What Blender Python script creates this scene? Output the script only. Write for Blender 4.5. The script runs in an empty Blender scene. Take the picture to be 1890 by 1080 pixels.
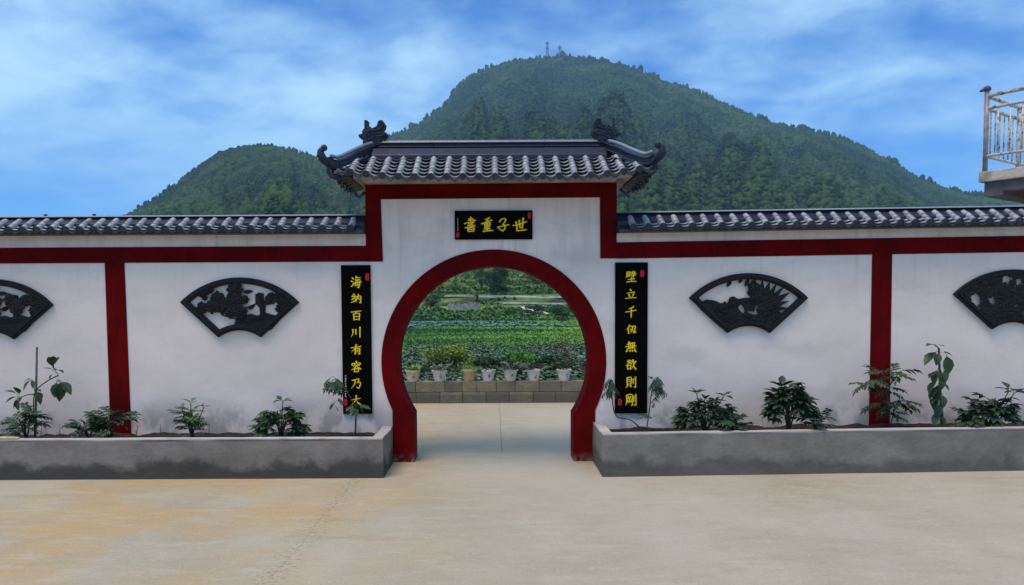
import bpy, bmesh, math, random
import numpy as np
from mathutils import Vector, Matrix, noise
from mathutils.geometry import tessellate_polygon

random.seed(7)
RNG = np.random.default_rng(7)
sc = bpy.context.scene
COL = sc.collection
R = math.radians

# ------------------------------------------------------------------ camera
F, CX0, CY0 = 1365.0, 912.0, 624.0          # focal length and principal point, in photo pixels
CAM_H = 1.757
PITCH, ROLL = -2.9, -0.3
cam_d = bpy.data.cameras.new('camera')
cam = bpy.data.objects.new('camera', cam_d); COL.objects.link(cam)
cam_d.sensor_width = 36; cam_d.lens = F / 1890 * 36
cam_d.shift_x = (945 - CX0) / 1890; cam_d.shift_y = (CY0 - 540) / 1890
cam_d.clip_start = 0.05; cam_d.clip_end = 9000
CM = Matrix.Rotation(R(90 + PITCH), 3, 'X') @ Matrix.Rotation(R(ROLL), 3, 'Z')
cam.matrix_world = Matrix.Translation((0, 0, CAM_H)) @ CM.to_4x4()
sc.camera = cam
EYE = Vector((0, 0, CAM_H))

def ray(px, py):
    return (CM @ Vector(((px - CX0) / F, -(py - CY0) / F, -1.0))).normalized()
def P(px, py, Y):
    d = ray(px, py); return EYE + d * (Y / d.y)
def G(px, py, z=0.0):
    d = ray(px, py); return EYE + d * ((z - CAM_H) / d.z)

# ------------------------------------------------------------------ world, sun, exposure
SUN_EL, SUN_AZ = 70.0, 222.0      # azimuth: compass-like, from +Y clockwise
w = bpy.data.worlds.new('World'); sc.world = w; w.use_nodes = True
nt = w.node_tree; nt.nodes.clear()
def wn(t, **k):
    n = nt.nodes.new(t)
    for a, b in k.items(): setattr(n, a, b)
    return n
out = wn('ShaderNodeOutputWorld'); bg = wn('ShaderNodeBackground'); bg.inputs['Strength'].default_value = 0.115
sky = wn('ShaderNodeTexSky', sky_type='NISHITA', sun_disc=False, sun_elevation=R(SUN_EL), sun_rotation=R(SUN_AZ))
sky.air_density = 1.0; sky.dust_density = 0.3; sky.ozone_density = 2.5; sky.altitude = 900
tint = wn('ShaderNodeMix', data_type='RGBA', blend_type='MULTIPLY'); tint.inputs[0].default_value = 1.0
tint.inputs[7].default_value = (0.27, 0.67, 1.18, 1)
tc = wn('ShaderNodeTexCoord'); sep = wn('ShaderNodeSeparateXYZ')
L = nt.links.new
L(tc.outputs['Generated'], sep.inputs[0])
za = wn('ShaderNodeMath', operation='MAXIMUM'); L(sep.outputs[2], za.inputs[0]); za.inputs[1].default_value = 0.0
zb = wn('ShaderNodeMath', operation='ADD'); L(za.outputs[0], zb.inputs[0]); zb.inputs[1].default_value = 0.22
dx = wn('ShaderNodeMath', operation='DIVIDE'); L(sep.outputs[0], dx.inputs[0]); L(zb.outputs[0], dx.inputs[1])
dy = wn('ShaderNodeMath', operation='DIVIDE'); L(sep.outputs[1], dy.inputs[0]); L(zb.outputs[0], dy.inputs[1])
cb = wn('ShaderNodeCombineXYZ'); L(dx.outputs[0], cb.inputs[0]); L(dy.outputs[0], cb.inputs[1])
mp = wn('ShaderNodeMapping'); mp.inputs['Location'].default_value = (3.1, 1.35, 0); mp.inputs['Rotation'].default_value = (0, 0, R(18)); mp.inputs['Scale'].default_value = (0.9, 1.0, 1)
L(cb.outputs[0], mp.inputs[0])
n1 = wn('ShaderNodeTexNoise'); n1.inputs['Scale'].default_value = 0.9; n1.inputs['Detail'].default_value = 3; n1.inputs['Distortion'].default_value = 0.15
n2 = wn('ShaderNodeTexNoise'); n2.inputs['Scale'].default_value = 4.6; n2.inputs['Detail'].default_value = 9; n2.inputs['Roughness'].default_value = 0.58; n2.inputs['Distortion'].default_value = 0.15
L(mp.outputs[0], n1.inputs['Vector']); L(mp.outputs[0], n2.inputs['Vector'])
cm1 = wn('ShaderNodeMath', operation='MULTIPLY_ADD'); L(n2.outputs[0], cm1.inputs[0]); cm1.inputs[1].default_value = 0.40; L(n1.outputs[0], cm1.inputs[2])
cr = wn('ShaderNodeMapRange'); cr.inputs['From Min'].default_value = 0.53; cr.inputs['From Max'].default_value = 0.88; cr.inputs['To Max'].default_value = 0.8
cr.interpolation_type = 'SMOOTHSTEP'
L(cm1.outputs[0], cr.inputs[0])
el = wn('ShaderNodeMapRange'); el.inputs['From Min'].default_value = 0.10; el.inputs['From Max'].default_value = 0.24; L(sep.outputs[2], el.inputs[0])
el.inputs['To Min'].default_value = 0.25
cmul = wn('ShaderNodeMath', operation='MULTIPLY'); L(cr.outputs[0], cmul.inputs[0]); L(el.outputs[0], cmul.inputs[1])
mix = wn('ShaderNodeMix', data_type='RGBA'); mix.inputs[7].default_value = (4.6, 7.0, 8.4, 1)
L(sky.outputs[0], tint.inputs[6]); L(tint.outputs[2], mix.inputs[6]); L(cmul.outputs[0], mix.inputs[0])
L(mix.outputs[2], bg.inputs[0]); L(bg.outputs[0], out.inputs[0])

sd = bpy.data.lights.new('sun', 'SUN'); sd.energy = 2.3; sd.angle = R(32); sd.color = (1.0, 0.80, 0.62)
so = bpy.data.objects.new('sun', sd); COL.objects.link(so)
az = R(SUN_AZ); e = R(SUN_EL)
sdir = Vector((math.sin(az) * math.cos(e), math.cos(az) * math.cos(e), math.sin(e)))
so.rotation_euler = sdir.to_track_quat('Z', 'Y').to_euler(); so.location = (0, -5, 20)
vs = sc.view_settings; vs.view_transform = 'Standard'; vs.look = 'None'; vs.gamma = 1; vs.exposure = 0.45; vs.use_curve_mapping = False
try:
    sc.cycles.use_denoising = True; sc.cycles.max_bounces = 6; sc.cycles.volume_bounces = 1; sc.cycles.transparent_max_bounces = 8
except Exception: pass

# ------------------------------------------------------------------ materials
class NG:
    def __init__(s, name, rough=0.85, spec=0.3):
        s.m = bpy.data.materials.new(name); s.m.use_nodes = True; s.t = s.m.node_tree
        s.b = s.t.nodes['Principled BSDF']; s.b.inputs['Roughness'].default_value = rough
        s.b.inputs['Specular IOR Level'].default_value = spec
        s.geo = s.n('ShaderNodeNewGeometry')
    def n(s, t, **k):
        x = s.t.nodes.new(t)
        for a, b in k.items(): setattr(x, a, b)
        return x
    def l(s, a, b): s.t.links.new(a, b)
    def pos(s, scale=(1, 1, 1), loc=(0, 0, 0), obj=False):
        mp = s.n('ShaderNodeMapping'); mp.inputs['Scale'].default_value = scale; mp.inputs['Location'].default_value = loc
        if obj: t = s.n('ShaderNodeTexCoord'); s.l(t.outputs['Object'], mp.inputs[0])
        else: s.l(s.geo.outputs['Position'], mp.inputs[0])
        return mp.outputs[0]
    def noise(s, vec, scale, detail=4, rough=0.55, lo=0.35, hi=0.65, to0=0.0, to1=1.0, dist=0.0):
        n = s.n('ShaderNodeTexNoise'); n.inputs['Scale'].default_value = scale; n.inputs['Detail'].default_value = detail
        n.inputs['Roughness'].default_value = rough; n.inputs['Distortion'].default_value = dist
        s.l(vec, n.inputs['Vector'])
        return s.rng(n.outputs[0], lo, hi, to0, to1)
    def rng(s, v, lo, hi, to0=0.0, to1=1.0, smooth=True):
        r = s.n('ShaderNodeMapRange'); r.inputs['From Min'].default_value = lo; r.inputs['From Max'].default_value = hi
        r.inputs['To Min'].default_value = to0; r.inputs['To Max'].default_value = to1
        if smooth: r.interpolation_type = 'SMOOTHSTEP'
        s.l(v, r.inputs[0]); return r.outputs[0]
    def mul(s, a, b, op='MULTIPLY'):
        m = s.n('ShaderNodeMath', operation=op)
        for i, v in enumerate((a, b)):
            if isinstance(v, (int, float)): m.inputs[i].default_value = v
            else: s.l(v, m.inputs[i])
        return m.outputs[0]
    def mix(s, fac, a, b, blend='MIX'):
        m = s.n('ShaderNodeMix', data_type='RGBA', blend_type=blend)
        for i, v in ((0, fac), (6, a), (7, b)):
            if isinstance(v, (int, float)): m.inputs[i].default_value = v
            elif isinstance(v, tuple): m.inputs[i].default_value = (*v, 1) if len(v) == 3 else v
            else: s.l(v, m.inputs[i])
        return m.outputs[2]
    def color(s, c):
        if isinstance(c, tuple): s.b.inputs['Base Color'].default_value = (*c, 1)
        else: s.l(c, s.b.inputs['Base Color'])
    def bump(s, h, strength=0.3, dist=0.01):
        b = s.n('ShaderNodeBump'); b.inputs['Strength'].default_value = strength; b.inputs['Distance'].default_value = dist
        s.l(h, b.inputs['Height']); s.l(b.outputs[0], s.b.inputs['Normal'])
    def sepz(s):
        x = s.n('ShaderNodeSeparateXYZ'); s.l(s.geo.outputs['Position'], x.inputs[0]); return x.outputs
    def orand(s):
        return s.n('ShaderNodeObjectInfo').outputs['Random']

def simple(name, c, rough=0.8, var=0.25, scale=8, obj=False, spec=0.3, bump=0.0, metal=0.0):
    g = NG(name, rough, spec)
    f = g.noise(g.pos(obj=obj), scale, 5)
    g.color(g.mix(f, tuple(x * (1 - var) for x in c), tuple(min(1, x * (1 + var)) for x in c)))
    g.b.inputs['Metallic'].default_value = metal
    if bump: g.bump(g.noise(g.pos(), scale * 5, 4), bump, 0.004)
    return g.m

def m_plaster():
    g = NG('white_lime_plaster', 0.9, 0.15)
    c = g.mix(g.noise(g.pos((1, 1, 1.3)), 1.3, 6, 0.6, 0.3, 0.7), (0.745, 0.612, 0.538), (0.83, 0.70, 0.62))
    c = g.mix(g.noise(g.pos((0.7, 1, 1.6), (4, 0, 2)), 2.1, 5, 0.55, 0.50, 0.74, 0, 0.5), c, (0.56, 0.49, 0.45))
    c = g.mix(g.noise(g.pos((0.5, 1, 1.1), (11, 0, 6)), 0.9, 6, 0.6, 0.48, 0.68, 0, 0.4), c, (0.68, 0.57, 0.52))
    c = g.mix(g.noise(g.pos((1, 1, 3), (1, 0, 9)), 5, 8, 0.7, 0.52, 0.78, 0, 0.3), c, (0.50, 0.45, 0.42))
    # grey rain wash under the copings and along the foot
    z = g.sepz()
    foot = g.mul(g.rng(z[2], 0.78, 0.42), g.noise(g.pos((1.2, 1, 1)), 2.2, 5, 0.6, 0.42, 0.56))
    c = g.mix(g.mul(foot, 0.75), c, (0.30, 0.28, 0.27))
    top = g.mul(g.rng(z[2], 2.02, 2.36), g.noise(g.pos((3.0, 1, 0.5)), 1.9, 6, 0.65, 0.40, 0.62))
    c = g.mix(g.mul(top, 0.20), c, (0.36, 0.33, 0.31))
    c = g.mix(g.noise(g.pos((14, 1, 0.6)), 2, 3, 0.5, 0.5, 0.8, 0, 0.06), c, (0.36, 0.34, 0.33))
    drip = g.mul(g.noise(g.pos((9, 1, 0.35)), 1.6, 5, 0.65, 0.55, 0.70), g.rng(z[2], 1.55, 2.5))
    c = g.mix(g.mul(drip, 0.30), c, (0.33, 0.30, 0.275))
    g.color(c); g.bump(g.noise(g.pos(), 26, 6, 0.6, 0.3, 0.7), 0.12, 0.004)
    return g.m
def m_red():
    g = NG('oxblood_red_paint', 0.75, 0.04)
    c = g.mix(g.noise(g.pos((1, 1, 1)), 2.4, 6, 0.6), (0.085, 0.0014, 0.0018), (0.135, 0.0018, 0.0024))
    c = g.mix(g.noise(g.pos((6, 6, 0.9)), 5, 5, 0.6, 0.48, 0.75, 0, 0.55), c, (0.034, 0.0015, 0.002))
    c = g.mix(g.noise(g.pos((1, 1, 5)), 6, 7, 0.7, 0.55, 0.8, 0, 0.4), c, (0.12, 0.012, 0.012))
    z = g.sepz()
    c = g.mix(g.mul(g.rng(z[2], 0.12, 0.0), g.noise(g.pos(), 14, 4)), c, (0.20, 0.12, 0.10))
    g.color(c); g.bump(g.noise(g.pos(), 20, 5), 0.2, 0.004)
    return g.m
def m_tile(name, a, b, rough, lich):
    g = NG(name, rough, 0.5)
    r = g.orand()
    c = g.mix(r, a, b)
    c = g.mix(g.noise(g.pos(), 16, 5, 0.65, 0.45, 0.72, 0, lich), c, (0.30, 0.31, 0.32))
    c = g.mix(g.noise(g.pos(loc=(3, 3, 3)), 30, 4, 0.6, 0.5, 0.75, 0, 0.5), c, tuple(x * 0.35 for x in a))
    g.color(c); g.bump(g.noise(g.pos(), 60, 4), 0.2, 0.003)
    return g.m
def m_concrete(name, a, b, damp=True):
    g = NG(name, 0.88, 0.2)
    c = g.mix(g.noise(g.pos((1, 1, 1.5)), 2.5, 7, 0.65, 0.3, 0.7), a, b)
    c = g.mix(g.noise(g.pos((1.5, 1, 0.7), (2, 0, 5)), 3.3, 5, 0.6, 0.52, 0.7, 0, 0.4), c, (0.17, 0.15, 0.115))
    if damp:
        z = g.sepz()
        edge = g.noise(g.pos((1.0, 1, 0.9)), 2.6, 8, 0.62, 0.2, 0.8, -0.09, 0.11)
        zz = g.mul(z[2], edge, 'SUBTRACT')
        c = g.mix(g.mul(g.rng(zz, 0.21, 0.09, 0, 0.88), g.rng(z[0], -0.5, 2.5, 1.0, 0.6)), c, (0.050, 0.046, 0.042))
    g.color(c); g.bump(g.noise(g.pos(), 22, 8, 0.7, 0.25, 0.75), 0.5, 0.008)
    return g.m
def m_paving():
    g = NG('courtyard_concrete', 0.8, 0.2)
    z = g.sepz()
    c = g.mix(g.noise(g.pos((1, 0.55, 1)), 0.9, 7, 0.6, 0.3, 0.7), (0.36, 0.325, 0.235), (0.445, 0.41, 0.315))
    # sandy ochre staining on the left half, greyer on the right
    left = g.mul(g.rng(z[0], 0.3, -2.0), g.noise(g.pos((0.7, 0.7, 1), (1, 7, 0)), 1.1, 5, 0.6, 0.38, 0.62))
    c = g.mix(g.mul(left, 0.8), c, (0.48, 0.33, 0.14))
    c = g.mix(g.noise(g.pos((0.45, 1.3, 1), (3, 5, 0)), 2.6, 8, 0.68, 0.45, 0.68, 0, 0.55), c, (0.345, 0.295, 0.22))
    c = g.mix(g.noise(g.pos((0.8, 2.2, 1), (13, 2, 0)), 3.1, 8, 0.7, 0.48, 0.66, 0, 0.45), c, (0.50, 0.47, 0.38))
    pink = g.noise(g.pos((0.5, 1.1, 1), (8, 3, 0)), 1.4, 4, 0.6, 0.55, 0.75, 0, 0.3)
    c = g.mix(pink, c, (0.47, 0.35, 0.27))
    grey = g.mul(g.rng(z[0], -0.9, 0.8), g.noise(g.pos((0.8, 0.6, 1), (5, 1, 0)), 1.0, 5, 0.6, 0.36, 0.66))
    c = g.mix(g.mul(grey, 0.7), c, (0.45, 0.415, 0.34))
    c = g.mix(g.noise(g.pos((1.2, 4, 1)), 4, 8, 0.7, 0.5, 0.8, 0, 0.45), c, (0.30, 0.25, 0.18))
    c = g.mix(g.noise(g.pos((1, 1, 1), (9, 9, 0)), 26, 3, 0.6, 0.70, 0.76, 0, 0.6), c, (0.14, 0.11, 0.085))
    c = g.mix(g.noise(g.pos(), 90, 3, 0.7, 0.35, 0.65, 0, 0.15), c, (0.20, 0.17, 0.125))
    c = g.mix(g.noise(g.pos(loc=(5, 5, 0)), 38, 4, 0.7, 0.52, 0.70, 0, 0.35), c, (0.54, 0.49, 0.40))
    # grit gathered along the joint that runs to the left planter corner
    jl = g.n('ShaderNodeVectorMath', operation='DOT_PRODUCT'); g.l(g.geo.outputs['Position'], jl.inputs[0])
    jv = (jb - ja); jn = Vector((jv.y, -jv.x, 0)).normalized(); jl.inputs[1].default_value = jn
    dd = g.mul(g.mul(jl.outputs['Value'], jn.dot(ja), 'SUBTRACT'), 0.0, 'ADD'); ab = g.n('ShaderNodeMath', operation='ABSOLUTE'); g.l(dd, ab.inputs[0])
    near_ = g.mul(g.rng(ab.outputs[0], 0.22, 0.0), g.rng(z[1], 7.9, 7.0))
    c = g.mix(g.mul(near_, g.noise(g.pos((1, 2, 1)), 22, 6, 0.7, 0.50, 0.62, 0, 0.7)), c, (0.20, 0.14, 0.08))
    vo = g.n('ShaderNodeTexVoronoi'); vo.inputs['Scale'].default_value = 5.0; g.l(g.pos((1, 1, 1)), vo.inputs['Vector'])
    c = g.mix(g.rng(vo.outputs['Distance'], 0.035, 0.02, 0, 0.55, False), c, (0.10, 0.085, 0.07))
    g.color(c)
    h = g.mul(g.noise(g.pos((1, 3, 1)), 9, 9, 0.7, 0.2, 0.8), g.noise(g.pos(), 60, 4, 0.6, 0.2, 0.8), 'ADD')
    g.bump(h, 0.45, 0.008)
    return g.m
def m_leaf(name, a, b, rough=0.5, scale=3.0, trans=0.0):
    g = NG(name, rough, 0.3)
    c = g.mix(g.orand(), a, b)
    c = g.mix(g.noise(g.pos(), scale, 4, 0.6, 0.35, 0.65, 0, 0.8), c, tuple((x + y) / 2 * 1.35 for x, y in zip(a, b)))
    g.color(c)
    if trans: g.b.inputs['Transmission Weight'].default_value = 0
    return g.m

ja, jb = G(650, 892), G(492, 1078)
M = {}
M['plaster'] = m_plaster(); M['red'] = m_red()
M['cover'] = m_tile('grey_glazed_cover_tile', (0.20, 0.205, 0.22), (0.36, 0.365, 0.375), 0.42, 0.5)
M['trough'] = m_tile('grey_glazed_trough_tile', (0.16, 0.175, 0.20), (0.23, 0.24, 0.265), 0.45, 0.4)
M['ridge'] = m_tile('dark_glazed_ridge', (0.012, 0.015, 0.032), (0.018, 0.022, 0.042), 0.4, 0.04)
M['ridge'].node_tree.nodes['Principled BSDF'].inputs['Specular IOR Level'].default_value = 0.35
M['capm'] = m_tile('ridge_cap_glaze', (0.19, 0.205, 0.25), (0.23, 0.245, 0.29), 0.35, 0.15)
M['disc'] = m_tile('dark_eave_disc', (0.020, 0.023, 0.034), (0.032, 0.036, 0.05), 0.5, 0.10)
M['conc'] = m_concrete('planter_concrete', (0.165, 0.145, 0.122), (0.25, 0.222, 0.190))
M['rim'] = m_concrete('toplit_rim_screed', (0.38, 0.35, 0.32), (0.50, 0.465, 0.43), False)  # pale trowelled screed, with the brightness of overhead light put into its colour
M['paving'] = m_paving()
M['soil'] = simple('dark_soil', (0.024, 0.019, 0.015), 0.95, 0.5, 20, bump=0.8)
M['joint'] = simple('dark_joint', (0.30, 0.23, 0.15), 0.95)
M['iron'] = m_tile('black_cast_relief', (0.006, 0.0065, 0.0065), (0.009, 0.0095, 0.009), 0.55, 0.02)
M['iron'].node_tree.nodes['Principled BSDF'].inputs['Specular IOR Level'].default_value = 0.2
M['screw'] = simple('steel_screw', (0.45, 0.45, 0.45), 0.4, 0.1, metal=0.6)
M['board'] = simple('black_lacquer_board', (0.0022, 0.0018, 0.0018), 0.8, 0.2, spec=0.03)
M['gold'] = simple('yellow_paint', (1.0, 0.63, 0.012), 0.6, 0.06, 30)
M['seal'] = simple('red_seal_paint', (0.62, 0.012, 0.02), 0.6, 0.2, 60)
M['ivory'] = simple('ivory_paint', (0.7, 0.62, 0.4), 0.6, 0.1)
M['soffit'] = simple('bare_render', (0.40, 0.36, 0.33), 0.9, 0.2, 6, bump=0.3)
M['leaf1'] = m_leaf('dark_green_leaf', (0.014, 0.034, 0.016), (0.028, 0.058, 0.026))
M['leaf2'] = m_leaf('mid_green_leaf', (0.06, 0.115, 0.04), (0.12, 0.19, 0.08))
M['leaf3'] = m_leaf('broad_green_leaf', (0.018, 0.045, 0.018), (0.035, 0.075, 0.03))
M['stem'] = simple('green_brown_stem', (0.05, 0.045, 0.028), 0.8, 0.3, 30)
M['cane'] = simple('old_bamboo', (0.14, 0.13, 0.11), 0.7, 0.3, 30)

# ------------------------------------------------------------------ mesh helpers
class MB:
    def __init__(s): s.v = []; s.f = []
    def add(s, vs, fs):
        o = len(s.v); s.v += [tuple(p) for p in vs]; s.f += [tuple(i + o for i in f) for f in fs]; return s
    def box(s, x0, x1, y0, y1, z0, z1):
        return s.add([(x0, y0, z0), (x1, y0, z0), (x1, y1, z0), (x0, y1, z0), (x0, y0, z1), (x1, y0, z1), (x1, y1, z1), (x0, y1, z1)],
                     [(0, 3, 2, 1), (4, 5, 6, 7), (0, 1, 5, 4), (1, 2, 6, 5), (2, 3, 7, 6), (3, 0, 4, 7)])
    def hexa(s, b, t):        # bottom quad, top quad (both counter-clockwise from above)
        return s.add(list(b) + list(t), [(3, 2, 1, 0), (4, 5, 6, 7), (0, 1, 5, 4), (1, 2, 6, 5), (2, 3, 7, 6), (3, 0, 4, 7)])
    def tube(s, pts, rad, n=8, cap=True):
        pts = [Vector(p) for p in pts]; m = len(pts)
        if not isinstance(rad, (list, tuple)): rad = [rad] * m
        up = Vector((0.13, 0.31, 0.94)); rings = []
        for i, p in enumerate(pts):
            d = (pts[min(i + 1, m - 1)] - pts[max(i - 1, 0)]).normalized()
            a = d.cross(up)
            if a.length < 1e-3: a = d.cross(Vector((1, 0, 0)))
            a.normalize(); b = a.cross(d)
            rings.append([p + (a * math.cos(2 * math.pi * k / n) + b * math.sin(2 * math.pi * k / n)) * rad[i] for k in range(n)])
        vs = [q for r in rings for q in r]; fs = []
        for i in range(m - 1):
            for k in range(n):
                fs.append((i * n + k, i * n + (k + 1) % n, (i + 1) * n + (k + 1) % n, (i + 1) * n + k))
        if cap: fs += [tuple(range(n - 1, -1, -1)), tuple(range((m - 1) * n, m * n))]
        return s.add(vs, fs)
    def lathe(s, c, prof, n=16):
        vs = []; fs = []
        for r, z in prof:
            for k in range(n):
                a = 2 * math.pi * k / n; vs.append((c[0] + r * math.cos(a), c[1] + r * math.sin(a), c[2] + z))
        for i in range(len(prof) - 1):
            for k in range(n):
                fs.append((i * n + k, i * n + (k + 1) % n, (i + 1) * n + (k + 1) % n, (i + 1) * n + k))
        return s.add(vs, fs)
    def prism(s, poly, y0, y1, inset=0.0, zskew=None):   # poly: list of (x,z), front at y0 (towards the camera)
        n = len(poly); pv = [Vector((p[0], p[1], 0)) for p in poly]
        area = sum(pv[i].x * pv[(i + 1) % n].y - pv[(i + 1) % n].x * pv[i].y for i in range(n))
        if area < 0: pv.reverse()
        tris = tessellate_polygon([pv])
        front = pv
        if inset:
            front = []
            for i in range(n):
                a, b, c = pv[i - 1], pv[i], pv[(i + 1) % n]
                e1 = (b - a).normalized(); e2 = (c - b).normalized()
                nn = Vector((-(e1.y + e2.y), e1.x + e2.x, 0))
                if nn.length < 1e-4: nn = Vector((-e1.y, e1.x, 0))
                front.append(b + nn.normalized() * inset)
        vs = [(p.x, y0, p.y) for p in front] + [(p.x, y1, p.y) for p in pv]
        fs = []
        for t in tris:
            a, b, c = [pv[i] for i in t]
            ccw = (b - a).cross(c - a).z > 0
            t = t if ccw else t[::-1]
            fs.append(tuple(t)); fs.append(tuple(i + n for i in t[::-1]))
        for i in range(n):
            j = (i + 1) % n; fs.append((j, i, i + n, j + n))
        return s.add(vs, fs)
    def ring(s, o, i_, y0, y1):       # closed ring between equal-length outlines (x,z)
        n = len(o)
        vs = [(a, y0, b) for a, b in o] + [(a, y0, b) for a, b in i_] + [(a, y1, b) for a, b in o] + [(a, y1, b) for a, b in i_]
        fs = []
        for k in range(n):
            j = (k + 1) % n
            fs += [(k, j, n + j, n + k), (2 * n + j, 2 * n + k, 3 * n + k, 3 * n + j), (j, k, 2 * n + k, 2 * n + j), (n + k, n + j, 3 * n + j, 3 * n + k)]
        return s.add(vs, fs)
    def blob(s, c, r, rot=None, sub=1, jit=0.0):
        bm = bmesh.new(); bmesh.ops.create_icosphere(bm, subdivisions=sub, radius=1)
        vs = []
        for v in bm.verts:
            p = v.co * (1 + random.uniform(-jit, jit)); p = Vector((p.x * r[0], p.y * r[1], p.z * r[2]))
            if rot is not None: p = rot @ p
            vs.append(p + Vector(c))
        fs = [tuple(v.index for v in f.verts) for f in bm.faces]; bm.free()
        return s.add(vs, fs)
    def mesh(s, name):
        me = bpy.data.meshes.new(name); me.from_pydata(s.v, [], s.f); me.update(); return me

def recalc(me):
    bm = bmesh.new(); bm.from_mesh(me); bmesh.ops.recalc_face_normals(bm, faces=bm.faces); bm.to_mesh(me); bm.free()

def world_of(p):
    v = Vector((0, 0, 0))
    while p is not None: v = v + p.location; p = p.parent
    return v
def obj(name, mb, mat, parent=None, smooth=False, fix=True, bevel=0.0, kind=None, label=None, origin=None):
    me = mb.mesh(name)
    if fix: recalc(me)
    org = Vector(origin) if origin is not None else Vector((0, 0, 0))
    o = bpy.data.objects.new(name, me); COL.objects.link(o)
    base = world_of(parent) if parent is not None else Vector((0, 0, 0))
    if origin is None: org = base
    me.transform(Matrix.Translation(-org)); o.location = org - base
    me.materials.append(mat); o.parent = parent
    if smooth:
        me.shade_smooth()
    if bevel:
        b = o.modifiers.new('bevel', 'BEVEL'); b.width = bevel; b.segments = 2; b.limit_method = 'ANGLE'; b.angle_limit = R(40)
    if kind: o['kind'] = kind
    if label: o['label'] = label
    return o
def inst(name, me, parent, loc, rot=None, scale=None):
    o = bpy.data.objects.new(name, me); COL.objects.link(o); o.parent = parent
    base = world_of(parent) if parent is not None else Vector((0, 0, 0))
    m = Matrix.Translation(Vector(loc) - base)
    if rot is not None: m = m @ rot.to_4x4()
    if scale is not None: m = m @ Matrix.Diagonal((*scale, 1)) if len(scale) == 3 else m
    o.matrix_basis = m
    return o
def meshdata(name, mb, mat, smooth=False):
    me = mb.mesh(name); recalc(me); me.materials.append(mat)
    if smooth: me.shade_smooth()
    return me
def thing(name, loc, label, cat, group=None):
    o = bpy.data.objects.new(name, None); COL.objects.link(o); o.location = loc; o.empty_display_size = 0.2
    return tag(o, label, cat, group)
def tag(o, label, cat, group=None):
    o['label'] = label; o['category'] = cat
    if group: o['group'] = group
    return o
def struct(name, mb, mat, smooth=False, fix=True):
    return obj(name, mb, mat, None, smooth, fix, kind='structure')

def gz(x):                        # the yard rises gently towards the right
    return 0.0100 * max(0.0, x - 1.2)

# ------------------------------------------------------------------ terrain
def nz(x, y, s=1.0, o=0.0): return noise.noise(Vector((x * s + o, y * s - o, o * 0.37)))
def sstep(a, b, t):
    t = min(1, max(0, (t - a) / (b - a))); return t * t * (3 - 2 * t)
def terrain(x, Y):
    h = 0.16 + 0.05 * nz(x, Y, 0.25, 3)
    if Y > 52:
        s = max(0.0, (Y - 56) * 0.098)
        q = s / 1.15 + 0.55 * nz(x, Y * 0.5, 0.03, 9)
        fl = math.floor(q); ter = (fl + sstep(0.62, 0.98, q - fl)) * 1.15 - 0.55 * nz(x, Y * 0.5, 0.03, 9) * 1.15
        k = sstep(58, 70, Y) * 0.64
        h += s * (1 - k) + ter * k + 0.18 * nz(x, Y, 0.12, 5) * sstep(52, 62, Y)
    return h
def riser(x, Y):
    if Y < 56: return 0.0
    s = max(0.0, (Y - 56) * 0.098); q = s / 1.15 + 0.55 * nz(x, Y * 0.5, 0.03, 9)
    f = q - math.floor(q); return sstep(0.5, 0.72, f) * (1 - sstep(0.92, 1.0, f))
def hit(px, py, y0=14.0, y1=300.0):
    d = ray(px, py); t = y0
    while t < y1:
        p = EYE + d * (t / d.y)
        if p.z <= terrain(p.x, p.y): return p
        t += 0.25
    return EYE + d * (y1 / d.y)

xs = np.concatenate([np.linspace(-90, -24, 34), np.linspace(-23, 23, 93), np.linspace(24, 90, 34)])
ysr = np.concatenate([np.linspace(12.86, 56, 60), np.linspace(56.5, 178, 244)])
vs_ = [(x, y, terrain(x, y)) for y in ysr for x in xs]
nx = len(xs); fs_ = [(j * nx + i, j * nx + i + 1, (j + 1) * nx + i + 1, (j + 1) * nx + i) for j in range(len(ysr) - 1) for i in range(nx - 1)]
g = NG('hillside_vegetation', 0.95, 0.1)
at = g.n('ShaderNodeAttribute'); at.attribute_name = 'riser'
z = g.sepz()
base = g.mix(g.noise(g.pos((1, 0.5, 1)), 0.5, 6, 0.6, 0.35, 0.65), (0.15, 0.28, 0.08), (0.30, 0.44, 0.14))
lush = g.mul(g.rng(z[1], 20, 24), g.rng(z[1], 62, 52))
base = g.mix(lush, base, g.mix(g.noise(g.pos((0.35, 1.3, 1)), 0.55, 5, 0.6, 0.38, 0.62), (0.06, 0.19, 0.04), (0.15, 0.36, 0.06)))
blue = g.mul(g.mul(g.rng(z[1], 42, 45), g.rng(z[1], 54, 50)), g.mul(g.rng(z[0], -7.5, -5), g.rng(z[0], 5, 1)))
base = g.mix(g.mul(blue, g.noise(g.pos((0.5, 1.5, 1)), 0.8, 4, 0.6, 0.4, 0.5, 0.2, 0.9)), base, (0.10, 0.20, 0.19))
base = g.mix(g.mul(at.outputs['Fac'], g.noise(g.pos((0.4, 1, 1), (3, 1, 0)), 0.6, 5, 0.6, 0.4, 0.6, 0.3, 1)), base, (0.085, 0.085, 0.04))
near = g.rng(z[1], 24, 20)
base = g.mix(near, base, (0.030, 0.045, 0.025))
g.color(base); g.bump(g.noise(g.pos(), 1.6, 8, 0.7), 0.8, 0.4)
me = bpy.data.meshes.new('field'); me.from_pydata(vs_, [], fs_); me.update(); me.materials.append(g.m)
a_ = me.attributes.new('riser', 'FLOAT', 'POINT'); a_.data.foreach_set('value', [riser(v[0], v[1]) for v in vs_])
me.shade_smooth()
o = bpy.data.objects.new('field', me); COL.objects.link(o); o['kind'] = 'structure'

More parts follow.
